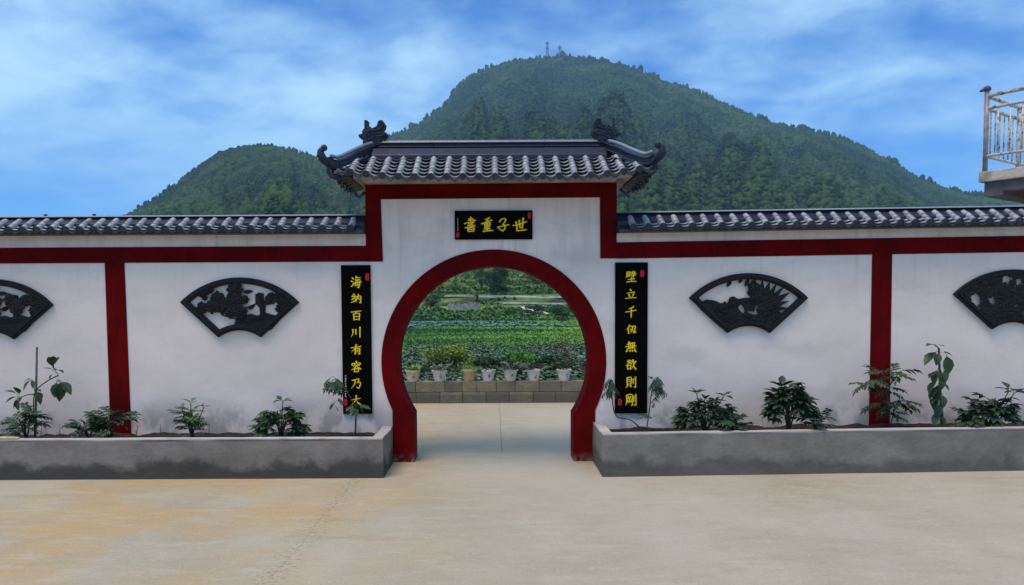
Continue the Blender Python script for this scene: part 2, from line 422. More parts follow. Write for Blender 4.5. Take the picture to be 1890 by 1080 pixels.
# big sheet of ground out to the horizon
b = MB(); b.add([(-6000, -3000, -0.35), (6000, -3000, -0.35), (6000, 6000, -0.35), (-6000, 6000, -0.35)], [(0, 1, 2, 3)])
struct('ground', b, simple('distant_meadow', (0.06, 0.11, 0.035), 0.95, 0.4, 0.02), fix=False)

# ------------------------------------------------------------------ mountains
SIL_MAIN = [(-400, 560), (300, 520), (480, 430), (600, 345), (680, 282), (735, 247), (770, 236), (795, 213), (825, 190), (838, 168), (862, 148), (895, 130), (945, 116),
            (1000, 108), (1045, 106), (1095, 111), (1150, 122), (1190, 136), (1225, 152), (1270, 165), (1330, 192), (1400, 222), (1440, 232),
            (1490, 243), (1545, 256), (1590, 273), (1640, 300), (1690, 328), (1730, 346), (1780, 360), (1830, 366), (1900, 374), (2100, 395), (2600, 470), (3000, 540)]
SIL_LEFT = [(-500, 560), (0, 480), (120, 440), (240, 396), (275, 375), (330, 338), (375, 303), (405, 285), (435, 276), (470, 271), (520, 275), (560, 285), (600, 299),
            (650, 322), (720, 360), (820, 420), (950, 500), (1100, 560)]
def sil_fn(sil):
    az_, te = [], []
    for px, py in sil:
        d = ray(px, py); az_.append(math.atan2(d.x, d.y)); te.append(d.z / math.hypot(d.x, d.y))
    return np.array(az_), np.array(te)
SM, SL = sil_fn(SIL_MAIN), sil_fn(SIL_LEFT)
R0 = 178.0
def crest(a, which):
    if which == 0: s, D, wob = SM, 1150.0, 70
    else: s, D, wob = SL, 760.0, 40
    te = float(np.interp(a, s[0], s[1], left=0.0, right=0.0)); D = D + wob * math.sin(a * 9 + 1)
    return D, max(0.0, te)
def mountain_z(a, r):
    x, y = r * math.sin(a), r * math.cos(a)
    zb = 8.0; best = zb
    for w_ in (0, 1):
        D, te = crest(a, w_)
        zc = CAM_H + D * te
        if zc <= zb: continue
        if r <= D:
            t = (r - 130) / (D - 130); t = max(0, t)
            amp = (zc * 0.16) * math.sin(math.pi * min(1, t)) * (1 - t * 0.4)
            # gullies run down the slope
            gul = noise.noise(Vector((a * 16 + (0 if w_ else 7), r * 0.0028, 2.0))) + 0.5 * noise.noise(Vector((a * 44, r * 0.006, 5.0))) + 0.25 * noise.noise(Vector((a * 100, r * 0.015, 9.0)))
            zz = zb + (zc - zb) * (0.12 * t + 0.88 * t ** 1.25) + amp * (gul - 0.35)
        else:
            zz = zc - (r - D) * 0.35
        best = max(best, zz)
    return best
AZ = np.linspace(R(-58), R(58), 420); RR = np.concatenate([np.linspace(R0 - 6, 1180, 150), np.linspace(1195, 2200, 14)])
vm = [(r * math.sin(a), r * math.cos(a), mountain_z(a, r)) for r in RR for a in AZ]
na = len(AZ); fm = [(j * na + i, j * na + i + 1, (j + 1) * na + i + 1, (j + 1) * na + i) for j in range(len(RR) - 1) for i in range(na - 1)]
g = NG('wooded_slope', 0.95, 0.1)
c = g.mix(g.noise(g.pos(), 0.02, 8, 0.65, 0.38, 0.62), (0.014, 0.034, 0.015), (0.034, 0.066, 0.020))
g.color(c); g.bump(g.noise(g.pos(), 0.15, 8, 0.7), 1.0, 4)
me = bpy.data.meshes.new('mountain'); me.from_pydata(vm, [], fm); me.update(); me.materials.append(g.m); me.shade_smooth()
o = bpy.data.objects.new('mountain', me); COL.objects.link(o); o['kind'] = 'structure'

def merge_instances(name, variants, mats4, mat, smooth=False, attr=None):
    """variants: list of (verts Nx3, tris Mx3); mats4: list of (variant index, 4x4 np); one joined mesh"""
    V, T, A = [], [], []; off = 0
    for k, (vi, m4) in enumerate(mats4):
        v, t = variants[vi]
        V.append(v @ m4[:3, :3].T + m4[:3, 3]); T.append(t + off); off += len(v)
        if attr is not None: A.append(np.full(len(v), attr[k]))
    V = np.concatenate(V); T = np.concatenate(T)
    me = bpy.data.meshes.new(name)
    me.vertices.add(len(V)); me.vertices.foreach_set('co', V.astype(np.float32).ravel())
    me.loops.add(len(T) * 3); me.loops.foreach_set('vertex_index', T.astype(np.int32).ravel())
    me.polygons.add(len(T)); me.polygons.foreach_set('loop_start', np.arange(0, len(T) * 3, 3, dtype=np.int32))
    me.polygons.foreach_set('loop_total', np.full(len(T), 3, dtype=np.int32))
    me.update(calc_edges=True); me.validate()
    if attr is not None:
        at = me.attributes.new('tone', 'FLOAT', 'POINT'); at.data.foreach_set('value', np.concatenate(A).astype(np.float32))
    me.materials.append(mat)
    if smooth: me.shade_smooth()
    return me
def ico_np(sub=1, jit=0.2):
    bm = bmesh.new(); bmesh.ops.create_icosphere(bm, subdivisions=sub, radius=1)
    v = np.array([list(x.co * (1 + random.uniform(-jit, jit))) for x in bm.verts]); t = np.array([[q.index for q in f.verts] for f in bm.faces]); bm.free()
    return v, t
def cone_np(n=6):
    v = [(0, 0, 1)]; t = []
    for lev, (zz, rr) in enumerate(((0.35, 0.30), (-0.2, 0.42), (-0.9, 0.5))):
        v += [(rr * random.uniform(0.7, 1.2) * math.cos(2 * math.pi * k / n), rr * random.uniform(0.7, 1.2) * math.sin(2 * math.pi * k / n), zz) for k in range(n)]
    for k in range(n): t.append((0, 1 + k, 1 + (k + 1) % n))
    for lev in range(2):
        o_ = 1 + lev * n
        for k in range(n):
            t += [(o_ + k, o_ + n + k, o_ + n + (k + 1) % n), (o_ + k, o_ + n + (k + 1) % n, o_ + (k + 1) % n)]
    return np.array(v, float), np.array(t)
def m4(loc, s, rz=0.0):
    c_, s_ = math.cos(rz), math.sin(rz); m = np.eye(4)
    m[:3, :3] = np.array([[c_, -s_, 0], [s_, c_, 0], [0, 0, 1]]) @ np.diag(s if hasattr(s, '__len__') else (s, s, s)); m[:3, 3] = loc; return m
variants = [ico_np(1, 0.28) for _ in range(7)] + [cone_np() for _ in range(4)]
pl, tone = [], []
def add_forest(which, n, smin, smax, tmin):
    s = SM if which == 0 else SL
    for _ in range(n):
        a = random.uniform(R(-40), R(40)); D, te = crest(a, which)
        if CAM_H + D * te < 45: continue
        t = random.uniform(tmin, 1.0); r = 130 + (D - 130) * t
        zz = mountain_z(a, r); el_ = (zz - CAM_H) / r
        if el_ < 0.08: continue
        if el_ > 0 and t < .3 and random.random() < .4: continue
        # hidden by the nearer hill?
        if which == 0:
            D1, te1 = crest(a, 1)
            if r > D1 and el_ < te1 - 0.01: continue
        big = 0.5 + 0.5 * noise.noise(Vector((r * math.sin(a) * 0.012, r * 0.012, 4)))
        q = random.uniform(smin, smax) * (0.7 + 0.6 * big) * (0.45 + 0.55 * r / D)
        vi = random.randrange(7)
        pl.append((vi, m4((r * math.sin(a), r * math.cos(a), zz + q * 0.25), (q, q, q * random.uniform(0.7, 1.25)), random.uniform(0, 6.28)))); tone.append(min(1, max(0, big + random.uniform(-0.35, 0.35))))
add_forest(0, 82000, 1.5, 3.4, 0.12)
add_forest(1, 28000, 1.1, 2.3, 0.12)
for which, n, hh in ((0, 1500, 5.6), (1, 700, 3.2)):          # taller trees standing along the crest
    for _ in range(n):
        a = random.uniform(R(-38), R(38)); D, te = crest(a, which)
        if CAM_H + D * te < 60: continue
        if which == 1 and te < crest(a, 0)[1] + .004: continue
        t = random.uniform(0.975, 1.003); r = 130 + (D - 130) * t
        cl = 0.5 + 0.7 * noise.noise(Vector((a * 60, which * 5.0, 1)))
        q = hh * random.uniform(0.5, 1.35) * max(0.4, min(1.5, cl + 0.3))
        vi = random.choice((0, 1, 2, 3, 4, 5, 7, 8, 9)); zz = mountain_z(a, min(r, D))
        pl.append((vi, m4((r * math.sin(a), r * math.cos(a), zz + q * 0.55), (q * 0.5, q * 0.5, q * 0.9), random.uniform(0, 6.28)))); tone.append(random.random() * 0.6)
g = NG('forest_canopy', 0.9, 0.1)
at = g.n('ShaderNodeAttribute'); at.attribute_name = 'tone'
c = g.mix(at.outputs['Fac'], (0.006, 0.022, 0.012), (0.050, 0.092, 0.024))
c = g.mix(g.noise(g.pos(), 0.009, 6, 0.65, 0.44, 0.60, 0, 0.55), c, (0.055, 0.105, 0.024))
c = g.mix(g.noise(g.pos(loc=(300, 90, 0)), 0.012, 6, 0.65, 0.48, 0.62, 0, 0.6), c, (0.007, 0.022, 0.016))
g.color(c)
o = bpy.data.objects.new('forest', merge_instances('forest', variants, pl, g.m, False, tone)); COL.objects.link(o)
o['kind'] = 'stuff'; tag(o, 'dense green forest covering the two mountains behind the gate', 'forest')

# two lattice masts on the summit
def mast(px, pytop, pybase, plat, label):
    d = ray(px, pybase); a = math.atan2(d.x, d.y); D, te = crest(a, 0)
    foot = Vector((D * math.sin(a), D * math.cos(a), CAM_H + D * te - 3.0))
    H = (pybase - pytop) / F * D * 1.03 + 3
    t = thing('antenna_mast', foot, label, 'antenna mast', 'antenna masts on the summit')
    mm = simple('galvanised_mast_' + str(px), (0.16, 0.18, 0.24), 0.6, 0.1)
    for sx in (-1, 1):
        for sy in (-1, 1):
            b = MB(); b.tube([foot + Vector((sx * 1.9, sy * 1.9, 0)), foot + Vector((sx * 0.7, sy * 0.7, H * 0.9))], [0.5, 0.4], 5); obj('leg', b, mm, t)
    b = MB(); n = 9
    for i in range(n):
        f0, f1 = i / n, (i + 1) / n; w0 = 1.9 - 1.2 * f0; w1 = 1.9 - 1.2 * f1; z0, z1 = H * 0.9 * f0, H * 0.9 * f1
        for (ax, ay, bx, by) in ((-1, -1, 1, -1), (1, -1, 1, 1), (1, 1, -1, 1), (-1, 1, -1, -1)):
            b.tube([foot + Vector((ax * w0, ay * w0, z0)), foot + Vector((bx * w1, by * w1, z1))], 0.14, 4)
            b.tube([foot + Vector((bx * w0, by * w0, z0)), foot + Vector((ax * w1, ay * w1, z1))], 0.14, 4)
    obj('bracing', b, mm, t)
    for f_ in plat:
        b = MB(); b.lathe(foot + Vector((0, 0, H * f_)), [(0.01, 0), (2.5, 0), (2.5, 0.35), (0.01, 0.35)], 12); obj('platform', b, mm, t)
        for k in range(6):
            q = foot + Vector((2.4 * math.cos(k * 1.047), 2.4 * math.sin(k * 1.047), H * f_))
            b = MB(); b.box(q.x - .35, q.x + .35, q.y - .2, q.y + .2, q.z, q.z + 2.8); obj('antenna', b, mm, t)
    b = MB(); b.tube([foot + Vector((0, 0, H * 0.88)), foot + Vector((0, 0, H))], [0.3, 0.12], 5); obj('rod', b, mm, t)
mast(1010, 72, 104, (0.80, 0.56), 'taller lattice mast with two antenna platforms on the mountain summit, left of the pair')
mast(1033, 79, 103, (0.72,), 'shorter lattice mast with one antenna platform on the summit, right of the pair')

# ------------------------------------------------------------------ courtyard paving
def slab(pts, zt, th=0.12):
    b = MB(); pv = [Vector((p[0], p[1], 0)) for p in pts]; n = len(pts)
    tr = tessellate_polygon([pv])
    vs = [(p[0], p[1], zt(p[0])) for p in pts] + [(p[0], p[1], zt(p[0]) - th) for p in pts]
    fs = [tuple(t) for t in tr] + [tuple(i + n for i in t[::-1]) for t in tr] + [(i, (i + 1) % n, (i + 1) % n + n, i + n) for i in range(n)]
    return b.add(vs, fs)
ja, jb = G(650, 892), G(492, 1078)
jd = (jb - ja) / (jb.y - ja.y)
def jx(y): return ja.x + jd.x * (y - ja.y) + 0.012 * math.sin(y * 5.1) + 0.008 * math.sin(y * 13 + 1)
jy = [-6 + i * 0.25 for i in range(int((7.9 + 6) / 0.25))] + [8.0, 8.545]
g0 = 0.0008
struct('paving', slab([(-14, -6)] + [(jx(y) - g0, y) for y in jy] + [(-14, 8.545)], gz), M['paving'])
struct('paving', slab([(jx(y) + g0, y) for y in jy][::-1] + [(jx(-6) + g0, -6), (1.2, -6), (1.2, 8.545)], gz), M['paving'])
struct('paving', slab([(1.2, -6), (16, -6), (16, 8.545), (1.2, 8.545)], gz), M['paving'])
xj = G(924, 790).x
struct('paving', slab([(-14, 8.551), (xj - .003, 8.551), (xj - .003, 12.9), (-14, 12.9)], gz), M['paving'])
struct('paving', slab([(xj + .003, 8.551), (1.2, 8.551), (1.2, 12.9), (xj + .003, 12.9)], gz), M['paving'])
struct('paving', slab([(1.2, 8.551), (16, 8.551), (16, 12.9), (1.2, 12.9)], gz), M['paving'])
b = MB(); b.box(-14, 16, -6, 12.9, -0.30, -0.012); struct('paving_bed', b, M['joint'])


# ------------------------------------------------------------------ gate and walls
YW = 8.0
def W(px, py, Y=YW): p = P(px, py, Y); return (p.x, p.z)
# moon opening
cxz = W(911.5, 669); rin = 177.3 / F * YW; rout = 208 / F * YW
xfl = W(764.5, 800)[0]; xfr = W(1058.5, 800)[0]; ofl = W(725, 800)[0]; ofr = W(1098.5, 800)[0]
def moon(cx, cz, r, xl, xr, n=72, zb=0.0):
    al = math.acos(max(-1, (xl - cx) / r)); ar = math.acos(min(1, (xr - cx) / r))
    a0 = -(ar); a1 = math.pi * 2 - al   # lower-right intersection up over the top to lower-left
    pts = [(xr, zb)]
    for i in range(n + 1):
        a = a0 + (a1 - (2 * math.pi) - a0 + 2 * math.pi) * i / n
        pts.append((cx + r * math.cos(a), cz + r * math.sin(a)))
    pts.append((xl, zb)); return pts
inner = moon(cxz[0], cxz[1], rin, xfl, xfr); outer = moon(cxz[0], cxz[1], rout, ofl, ofr)
XL, XR = W(675, 420)[0], W(1138, 420)[0]
ZG = W(905, 338)[1]       # top of the gate wall (under the cornice)
TH = 0.30
gate = thing('moon_gate', (0, 8.15, 0), 'white gateway with a round red rimmed opening under a hipped grey tile roof', 'gate')
b = MB(); b.prism([(XL, -0.1)] + [(x, zz if zz > 0 else -0.1) for x, zz in outer[::-1]] + [(XR, -0.1), (XR, ZG), (XL, ZG)], YW, YW + TH); obj('wall', b, M['plaster'], gate)
b = MB()
n_ = len(inner)
vsr = [(x, YW - 0.010, zz) for x, zz in outer] + [(x, YW - 0.010, zz) for x, zz in inner] + [(x, YW + TH + 0.01, zz) for x, zz in outer] + [(x, YW + TH + 0.01, zz) for x, zz in inner]
fsr = []
for k in range(n_ - 1):
    fsr += [(k, k + 1, n_ + k + 1, n_ + k), (2 * n_ + k + 1, 2 * n_ + k, 3 * n_ + k, 3 * n_ + k + 1), (k + 1, k, 2 * n_ + k, 2 * n_ + k + 1), (n_ + k, n_ + k + 1, 3 * n_ + k + 1, 3 * n_ + k)]
fsr += [(0, n_, 3 * n_, 2 * n_), (n_ - 1, 2 * n_ - 1, 4 * n_ - 1, 3 * n_ - 1)]
b.add(vsr, fsr); obj('arch_rim', b, M['red'], gate, label='broad dark red rim round the circular opening, with straight feet')
# red frame
tl = W(673, 341)[1]; tr_ = W(1136, 337)[1]
def xat(px, py): return W(px, py)[0]
fo = [(XL, W(678, 483)[1]), (XL, tl), (XR, tr_), (XR, W(1139, 477)[1]), (W(1108, 477)[0], W(1108, 477)[1]), (W(1107, 366)[0], W(1107, 364.5)[1]),
      (W(703, 368)[0], W(703, 368)[1]), (W(707, 483)[0], W(707, 483)[1])]
b = MB(); b.prism(fo, YW - 0.010, YW + 0.003); obj('red_frame', b, M['red'], gate)

# --- roof
YC = 8.15
YE, YT = 7.47, 7.99            # eave and top of the visible tile slope
ZE = P(905, 328, YE).z; ZT = P(905, 290, YT).z
XCG = P(905, 300, 7.5).x
SL_ANG = math.atan2(ZT - ZE, YT - YE)
def lift(x):
    d_ = abs(x - XCG); return 0.085 * max(0, (d_ - 0.75) / 0.85) ** 2
def slope_pt(x, t):            # t: 0 at the eave, 1 at the top
    return Vector((x, YE + (YT - YE) * t, ZE + (ZT - ZE) * t + lift(x) * (1 - t)))
# tile meshes (local: x across, y up the slope, z out of the slope)
def cover_mesh(r=0.035, L=0.100, r2=0.029, mat=None):
    b = MB(); n = 8; vs = []; fs = []
    for (yy, ra) in ((0, r), (L, r2)):
        for k in range(n + 1):
            a = math.pi * k / n; vs.append((ra * math.cos(a), yy, ra * math.sin(a)))
    for (yy, ra) in ((0, r - .008), (L, r2 - .008)):
        for k in range(n + 1):
            a = math.pi * k / n; vs.append((ra * math.cos(a), yy, ra * math.sin(a)))
    m = n + 1
    for k in range(n):
        fs += [(k, k + 1, m + k + 1, m + k), (2 * m + k + 1, 2 * m + k, 3 * m + k, 3 * m + k + 1), (k + 1, k, 2 * m + k, 2 * m + k + 1)]
    b.add(vs, fs); return meshdata('cover_tile', b, mat or M['cover'], True)
def trough_mesh(hw=0.058, sag=0.026, L=0.12, th=0.008, mat=None, up=0.036):
    b = MB(); n = 6; vs = []; fs = []
    for yy, dz in ((0, up), (L, 0.0)):
        for off in (0, -th):
            for k in range(n + 1):
                u = -1 + 2 * k / n; vs.append((hw * u, yy, dz + off - sag * (1 - u * u)))
    m = n + 1
    for k in range(n):
        fs += [(k, k + 1, 2 * m + k + 1, 2 * m + k), (m + k + 1, m + k, 3 * m + k, 3 * m + k + 1), (k + 1, k, m + k, m + k + 1)]
    b.add(vs, fs); return meshdata('trough_tile', b, mat or M['trough'], True)
def disc_mesh(r=0.036):
    b = MB(); n = 14
    prof = [(r, 0.0), (r, -0.014), (r * 0.84, -0.016), (r * 0.78, -0.009), (r * 0.45, -0.009), (r * 0.3, -0.015), (0.001, -0.016)]
    vs, fs = [], []
    for ra, yy in prof:
        for k in range(n): vs.append((ra * math.cos(2 * math.pi * k / n), yy, ra * math.sin(2 * math.pi * k / n)))
    for i in range(len(prof) - 1):
        for k in range(n): fs.append((i * n + k, i * n + (k + 1) % n, (i + 1) * n + (k + 1) % n, (i + 1) * n + k))
    b.add(vs, fs); return meshdata('eave_disc', b, M['disc'])
def drip_mesh(hw=0.054, dep=0.05):
    b = MB(); b.prism([(-hw, 0.012), (-hw * .5, -0.008), (0, -0.014), (hw * .5, -0.008), (hw, 0.012), (hw * .92, -0.012), (hw * .6, -dep * .62), (hw * .3, -dep * .72), (0, -dep), (-hw * .3, -dep * .72), (-hw * .6, -dep * .62), (-hw * .92, -0.012)], -0.008, 0.004, 0.002)
    return meshdata('drip_tile', b, M['disc'])
ME_COV, ME_TR, ME_DISC, ME_DRIP = cover_mesh(), trough_mesh(), disc_mesh(), drip_mesh()
ME_COV_SHADED, ME_TR_SHADED = cover_mesh(mat=M['disc']), trough_mesh(mat=M['disc'])  # end-slope copies: shade of the undersides put in as a dark tile colour

COLP = 0.1605; NC = 19
xcols = [XCG + 0.045 + (i - (NC - 1) / 2) * COLP for i in range(NC)]
xg0 = P(915, 300, 7.5).x
XRL, XRR = P(700, 262, YC).x, P(1106, 262, YC).x      # ridge ends
XEL, XER = P(612, 310, YE).x, P(1207, 305, YE).x      # eave corners
def hipmax(x):       # highest t a column reaches before the corner ridge cuts it
    if x < XRL: return max(0.0, (x - XEL) / (XRL - XEL) * 1.25)
    if x > XRR: return max(0.0, (XER - x) / (XER - XRR) * 1.25)
    return 1.0
NS = 7
def slope_rot(x, ang=None):
    dl = (lift(x + .02) - lift(x - .02)) / .04
    return Matrix.Rotation(-math.atan(dl) * 0.7, 3, 'Y') @ Matrix.Rotation(ang if ang is not None else math.atan2(ZT - ZE - lift(x), YT - YE), 3, 'X')
for x in xcols:
    hm = min(1.0, hipmax(x))
    for k in range(NS):
        t = k / NS
        if t > hm - 0.02: break
        p = slope_pt(x, t); p.z += 0.012 + random.uniform(-.0015, .0015); p.x += random.uniform(-.002, .002)
        inst('cover_tile', ME_COV, gate, p, slope_rot(x) @ Matrix.Rotation(R(random.uniform(-3, 3)), 3, 'Z') @ Matrix.Rotation(R(random.uniform(-2, 2)), 3, 'X'))
    p = slope_pt(x, 0.0); p.z += 0.014; p.y -= 0.004
    inst('eave_disc', ME_DISC, gate, p, Matrix.Rotation(R(14), 3, 'X'))
NT = 6
for i in range(-1, NC):
    x = xcols[0] + (i + 0.5) * COLP
    hm = min(1.0, hipmax(x))
    for k in range(NT):
        t = k / NT
        if t > hm - 0.02: break
        p = slope_pt(x, t); p.z += random.uniform(-.002, .002)
        inst('trough_tile', ME_TR, gate, p, slope_rot(x))
    p = slope_pt(x, 0.0); p.y -= 0.006; p.z += 0.006
    inst('drip_tile', ME_DRIP, gate, p, slope_rot(x, 0.0))
# roof slab: thin hipped shell under the tiles, pale below
def hip_shell():
    b = MB()
    yb = 2 * YC - YE
    n = 14; ring_o = []
    xs_e = [XEL + (XER - XEL) * i / n for i in range(n + 1)]
    xs_e = [XEL + .19 + (XER - XEL - .38) * i / n for i in range(n + 1)]
    front = [(x, YE + 0.13, ZE + 0.025 + lift(x) * 0.8) for x in xs_e]
    back = [(x, yb - 0.13, ZE + 0.025 + lift(x) * 0.8) for x in xs_e]
    def top(x): xx = min(max(x, XRL), XRR); return (xx, YC, ZT + 0.06)
    vs = front + [top(x) for x in xs_e] + back
    m = n + 1; fs = []
    for i in range(n):
        fs += [(i, i + 1, m + i + 1, m + i), (m + i, m + i + 1, 2 * m + i + 1, 2 * m + i)]
    # end slopes
    fs += [(0, m, 2 * m), (n, 2 * m + n, m + n)]
    lo = [(v[0], v[1], v[2] - 0.045) for v in vs]; o_ = len(vs)
    fs2 = [tuple(q + o_ for q in f[::-1]) for f in fs]
    rim = [(i, i + 1) for i in range(n)] + [(n, 2 * m + n)] + [(2 * m + i + 1, 2 * m + i) for i in range(n - 1, -1, -1)] + [(2 * m, 0)]
    fs3 = [(a_, c_, c_ + o_, a_ + o_) for a_, c_ in rim]
    b.add(vs + lo, fs + fs2 + fs3); return b
obj('roof_slab', hip_shell(), M['soffit'], gate)
# cornice
xa, xb_ = P(667, 335, 7.8).x, P(1139, 335, 7.8).x
zc = ZG
b = MB(); b.box(xa, xb_, 7.80, 8.50, zc + 0.0, zc + 0.075); obj('cornice', b, M['soffit'], gate, bevel=0.006)
# back slope and end slopes: one ribbed mesh, hardly seen
b = MB()
yb = 2 * YC - YE
for x in xcols:
    hm = min(1.0, hipmax(x)) 
    p0 = slope_pt(x, 0); p1 = slope_pt(x, hm)
    b.tube([(p0.x, 2 * YC - p0.y, p0.z + .012), (p1.x, 2 * YC - p1.y, p1.z + .012)], 0.034, 8)
obj('back_tile_row', b, M['cover'], gate, True, kind='stuff')
# end slopes with their own tile columns and eave
for sgn, xe, xr in ((-1, XEL, XRL), (1, XER, XRR)):
    ncol = 8
    for k in range(ncol):
        yy = YE + 0.09 + k * (2 * (YC - YE) - 0.18) / (ncol - 1)
        f = 1 - abs(yy - YC) / (YC - YE)
        le = 0.085 * (abs(yy - YC) / (YC - YE)) ** 2 + 0.02
        pe = Vector((xe, yy, ZE + le + 0.012)); pt = Vector((xe + (xr - xe) * f * 0.9, yy, ZE + le * (1 - f) + (ZT - ZE) * f * 0.9 + 0.012))
        n_t = max(1, int((pt - pe).length / 0.085))
        dv = pt - pe
        rot = Matrix.Rotation(math.pi / 2 * sgn, 3, 'Z') @ Matrix.Rotation(math.atan2(dv.z, abs(dv.x)), 3, 'X')
        for j in range(n_t):
            inst('cover_tile', ME_COV_SHADED, gate, pe + dv * (j / n_t), rot)
        inst('eave_disc', ME_DISC, gate, pe + Vector((sgn * 0.004, 0, 0)), Matrix.Rotation(math.pi / 2 * sgn, 3, 'Z'))
        if k < ncol - 1:
            yy2 = yy + (2 * (YC - YE) - 0.18) / (ncol - 1) / 2
            inst('drip_tile', ME_DRIP, gate, Vector((xe + sgn * 0.004, yy2, ZE + 0.085 * (abs(yy2 - YC) / (YC - YE)) ** 2 + 0.015)), Matrix.Rotation(math.pi / 2 * sgn, 3, 'Z'))
            for j in range(5):
                q0 = Vector((xe + (xr - xe) * 0.18 * j, yy2, ZE + 0.03 + (ZT - ZE) * 0.18 * j))
                if 1 - abs(yy2 - YC) / (YC - YE) > 0.18 * j - 0.05:
                    inst('trough_tile', ME_TR_SHADED, gate, q0, rot)
# ridge: base band, moulded body, rounded cap in lengths
rz0, rz1 = P(905, 272, 7.99).z - .045, P(905, 257, 8.08).z
b = MB(); pr_ = [(YC - .25, ZT - .035), (YC + .25, ZT - .035), (YC + .25, ZT + .01), (YC + .13, rz0 + .045), (YC - .13, rz0 + .045), (YC - .25, ZT + .01)]
vs_ = [(x, a_, c_) for x in (XRL - .05, XRR + .05) for a_, c_ in pr_]; b.add(vs_, [tuple(range(6)), tuple(range(11, 5, -1))] + [(k, (k + 1) % 6, 6 + (k + 1) % 6, 6 + k) for k in range(6)]); obj('ridge_base', b, M['ridge'], gate, bevel=0.01)
hh = rz1 - 0.028 - (rz0 + 0.045)
nR = 4
for i in range(nR):
    x0 = XRL + (XRR - XRL) * i / nR + (0.0015 if i else 0); x1 = XRL + (XRR - XRL) * (i + 1) / nR - 0.0015
    b = MB(); zb = rz0 + 0.045
    b.box(x0, x1, YC - 0.065, YC + 0.065, zb, zb + hh)
    b.box(x0 + .001, x1 - .001, YC - 0.085, YC + 0.085, zb + hh * 0.28, zb + hh * 0.42)
    b.box(x0 + .001, x1 - .001, YC - 0.09, YC + 0.09, zb + hh * 0.80, zb + hh * 0.95)
    obj('ridge_block', b, M['ridge'], gate, bevel=0.006)
    b = MB(); cz_ = rz1 - 0.032
    vs, fs = [], []; n = 8
    for xx in (x0, x1):
        for k in range(n + 1):
            a = math.pi * k / n; vs.append((xx, YC + 0.075 * math.cos(a), cz_ + 0.034 * math.sin(a)))
    for k in range(n): fs.append((k, k + 1, n + 2 + k, n + 1 + k))
    fs += [tuple(range(n + 1)), tuple(range(2 * n + 1, n, -1)), (0, n, 2 * n + 1, n + 1)]
    b.add(vs, fs); obj('ridge_cap', b, M['capm'], gate, True if False else False)
# corner ridges
def sweep(path, prof):        # profile (side, up) swept along path, upright
    vs, fs = [], []; m = len(prof)
    for i, p in enumerate(path):
        d = (path[min(i + 1, len(path) - 1)] - path[max(i - 1, 0)]).normalized()
        side = d.cross(Vector((0, 0, 1)))
        if side.length < 0.2: side = sweep.last
        side.normalize(); sweep.last = side; up = side.cross(d).normalized()
        for a_, c_ in prof: vs.append(p + side * a_ + up * c_)
    for i in range(len(path) - 1):
        for k in range(m):
            fs.append((i * m + k, i * m + (k + 1) % m, (i + 1) * m + (k + 1) % m, (i + 1) * m + k))
    fs += [tuple(range(m - 1, -1, -1)), tuple(range((len(path) - 1) * m, len(path) * m))]
    return MB().add(vs, fs)
def spline(pts, n=6):
    out_ = []; pts = [Vector(p) for p in pts]
    for i in range(len(pts) - 1):
        p0, p1, p2, p3 = pts[max(0, i - 1)], pts[i], pts[i + 1], pts[min(len(pts) - 1, i + 2)]
        for k in range(n):
            t = k / n
            out_.append(0.5 * ((2 * p1) + (-p0 + p2) * t + (2 * p0 - 5 * p1 + 4 * p2 - p3) * t * t + (-p0 + 3 * p1 - 3 * p2 + p3) * t ** 3))
    out_.append(pts[-1]); return out_
def corner(pix, cap_pix, fin_pix, side):
    for back in (0, 1):
        def my(v): return Vector((v.x, 2 * YC - v.y, v.z)) if back else v
        path = [my(v) for v in spline([P(a_, c_, y_) for a_, c_, y_ in pix])]
        obj('corner_ridge', sweep(path, [(-.035, -.045), (.035, -.045), (.048, -.036), (.035, -.026), (.035, .018), (.05, .026), (.035, .036), (-.035, .036), (-.05, .026), (-.035, .018), (-.035, -.026), (-.048, -.036)]), M['ridge'], gate)
        path = [my(v) for v in spline([P(a_, c_, y_) for a_, c_, y_ in cap_pix])]
        b = MB(); b.tube(path, [0.019] * (len(path) - 1) + [0.012], 10); obj('corner_cap', b, M['capm'], gate, True)
        path = [my(v) for v in spline([P(a_, c_, y_) for a_, c_, y_ in fin_pix])]
        rr = [0.030 + 0.014 * math.sin(math.pi * min(1, i / len(path) * 1.1)) - 0.006 * (i / len(path)) for i in range(len(path))]
        b = MB(); b.tube(path, rr, 10); e_ = path[-1]; b.blob(e_, (0.034, 0.040, 0.034), sub=2)
        for k_ in (6, 10, 14):
            if k_ < len(path): b.blob(path[k_] + Vector((side * .03, 0, -.004)), (.022, .030, .020), sub=1)
        obj('corner_finial', b, M['ridge'], gate, True)
        # curled bracket under the corner
        b = MB(); q = path[0]
        sgn = -1 if side < 0 else 1
        yo = 1 if back else -1
        b.tube(spline([q + Vector((-sgn * .10, -yo * .10, -.10)), q + Vector((-sgn * .02, 0, -.13)), q + Vector((sgn * .03, yo * .01, -.08)), q + Vector((sgn * .02, yo * .01, -.02))]), [0.020] * 18 + [0.012], 8)
        obj('corner_bracket', b, M['ridge'], gate, True)
corner([(688, 274, 8.10), (662, 283, 7.92), (636, 297, 7.68), (616, 302, 7.50), (604, 296, 7.42)],
       [(690, 263, 8.10), (668, 270, 7.95), (640, 283, 7.70), (622, 290, 7.56), (610, 287, 7.46)],
       [(612, 303, 7.46), (603, 300, 7.42), (595, 291, 7.38), (592, 280, 7.37), (598, 273, 7.37)], -1)
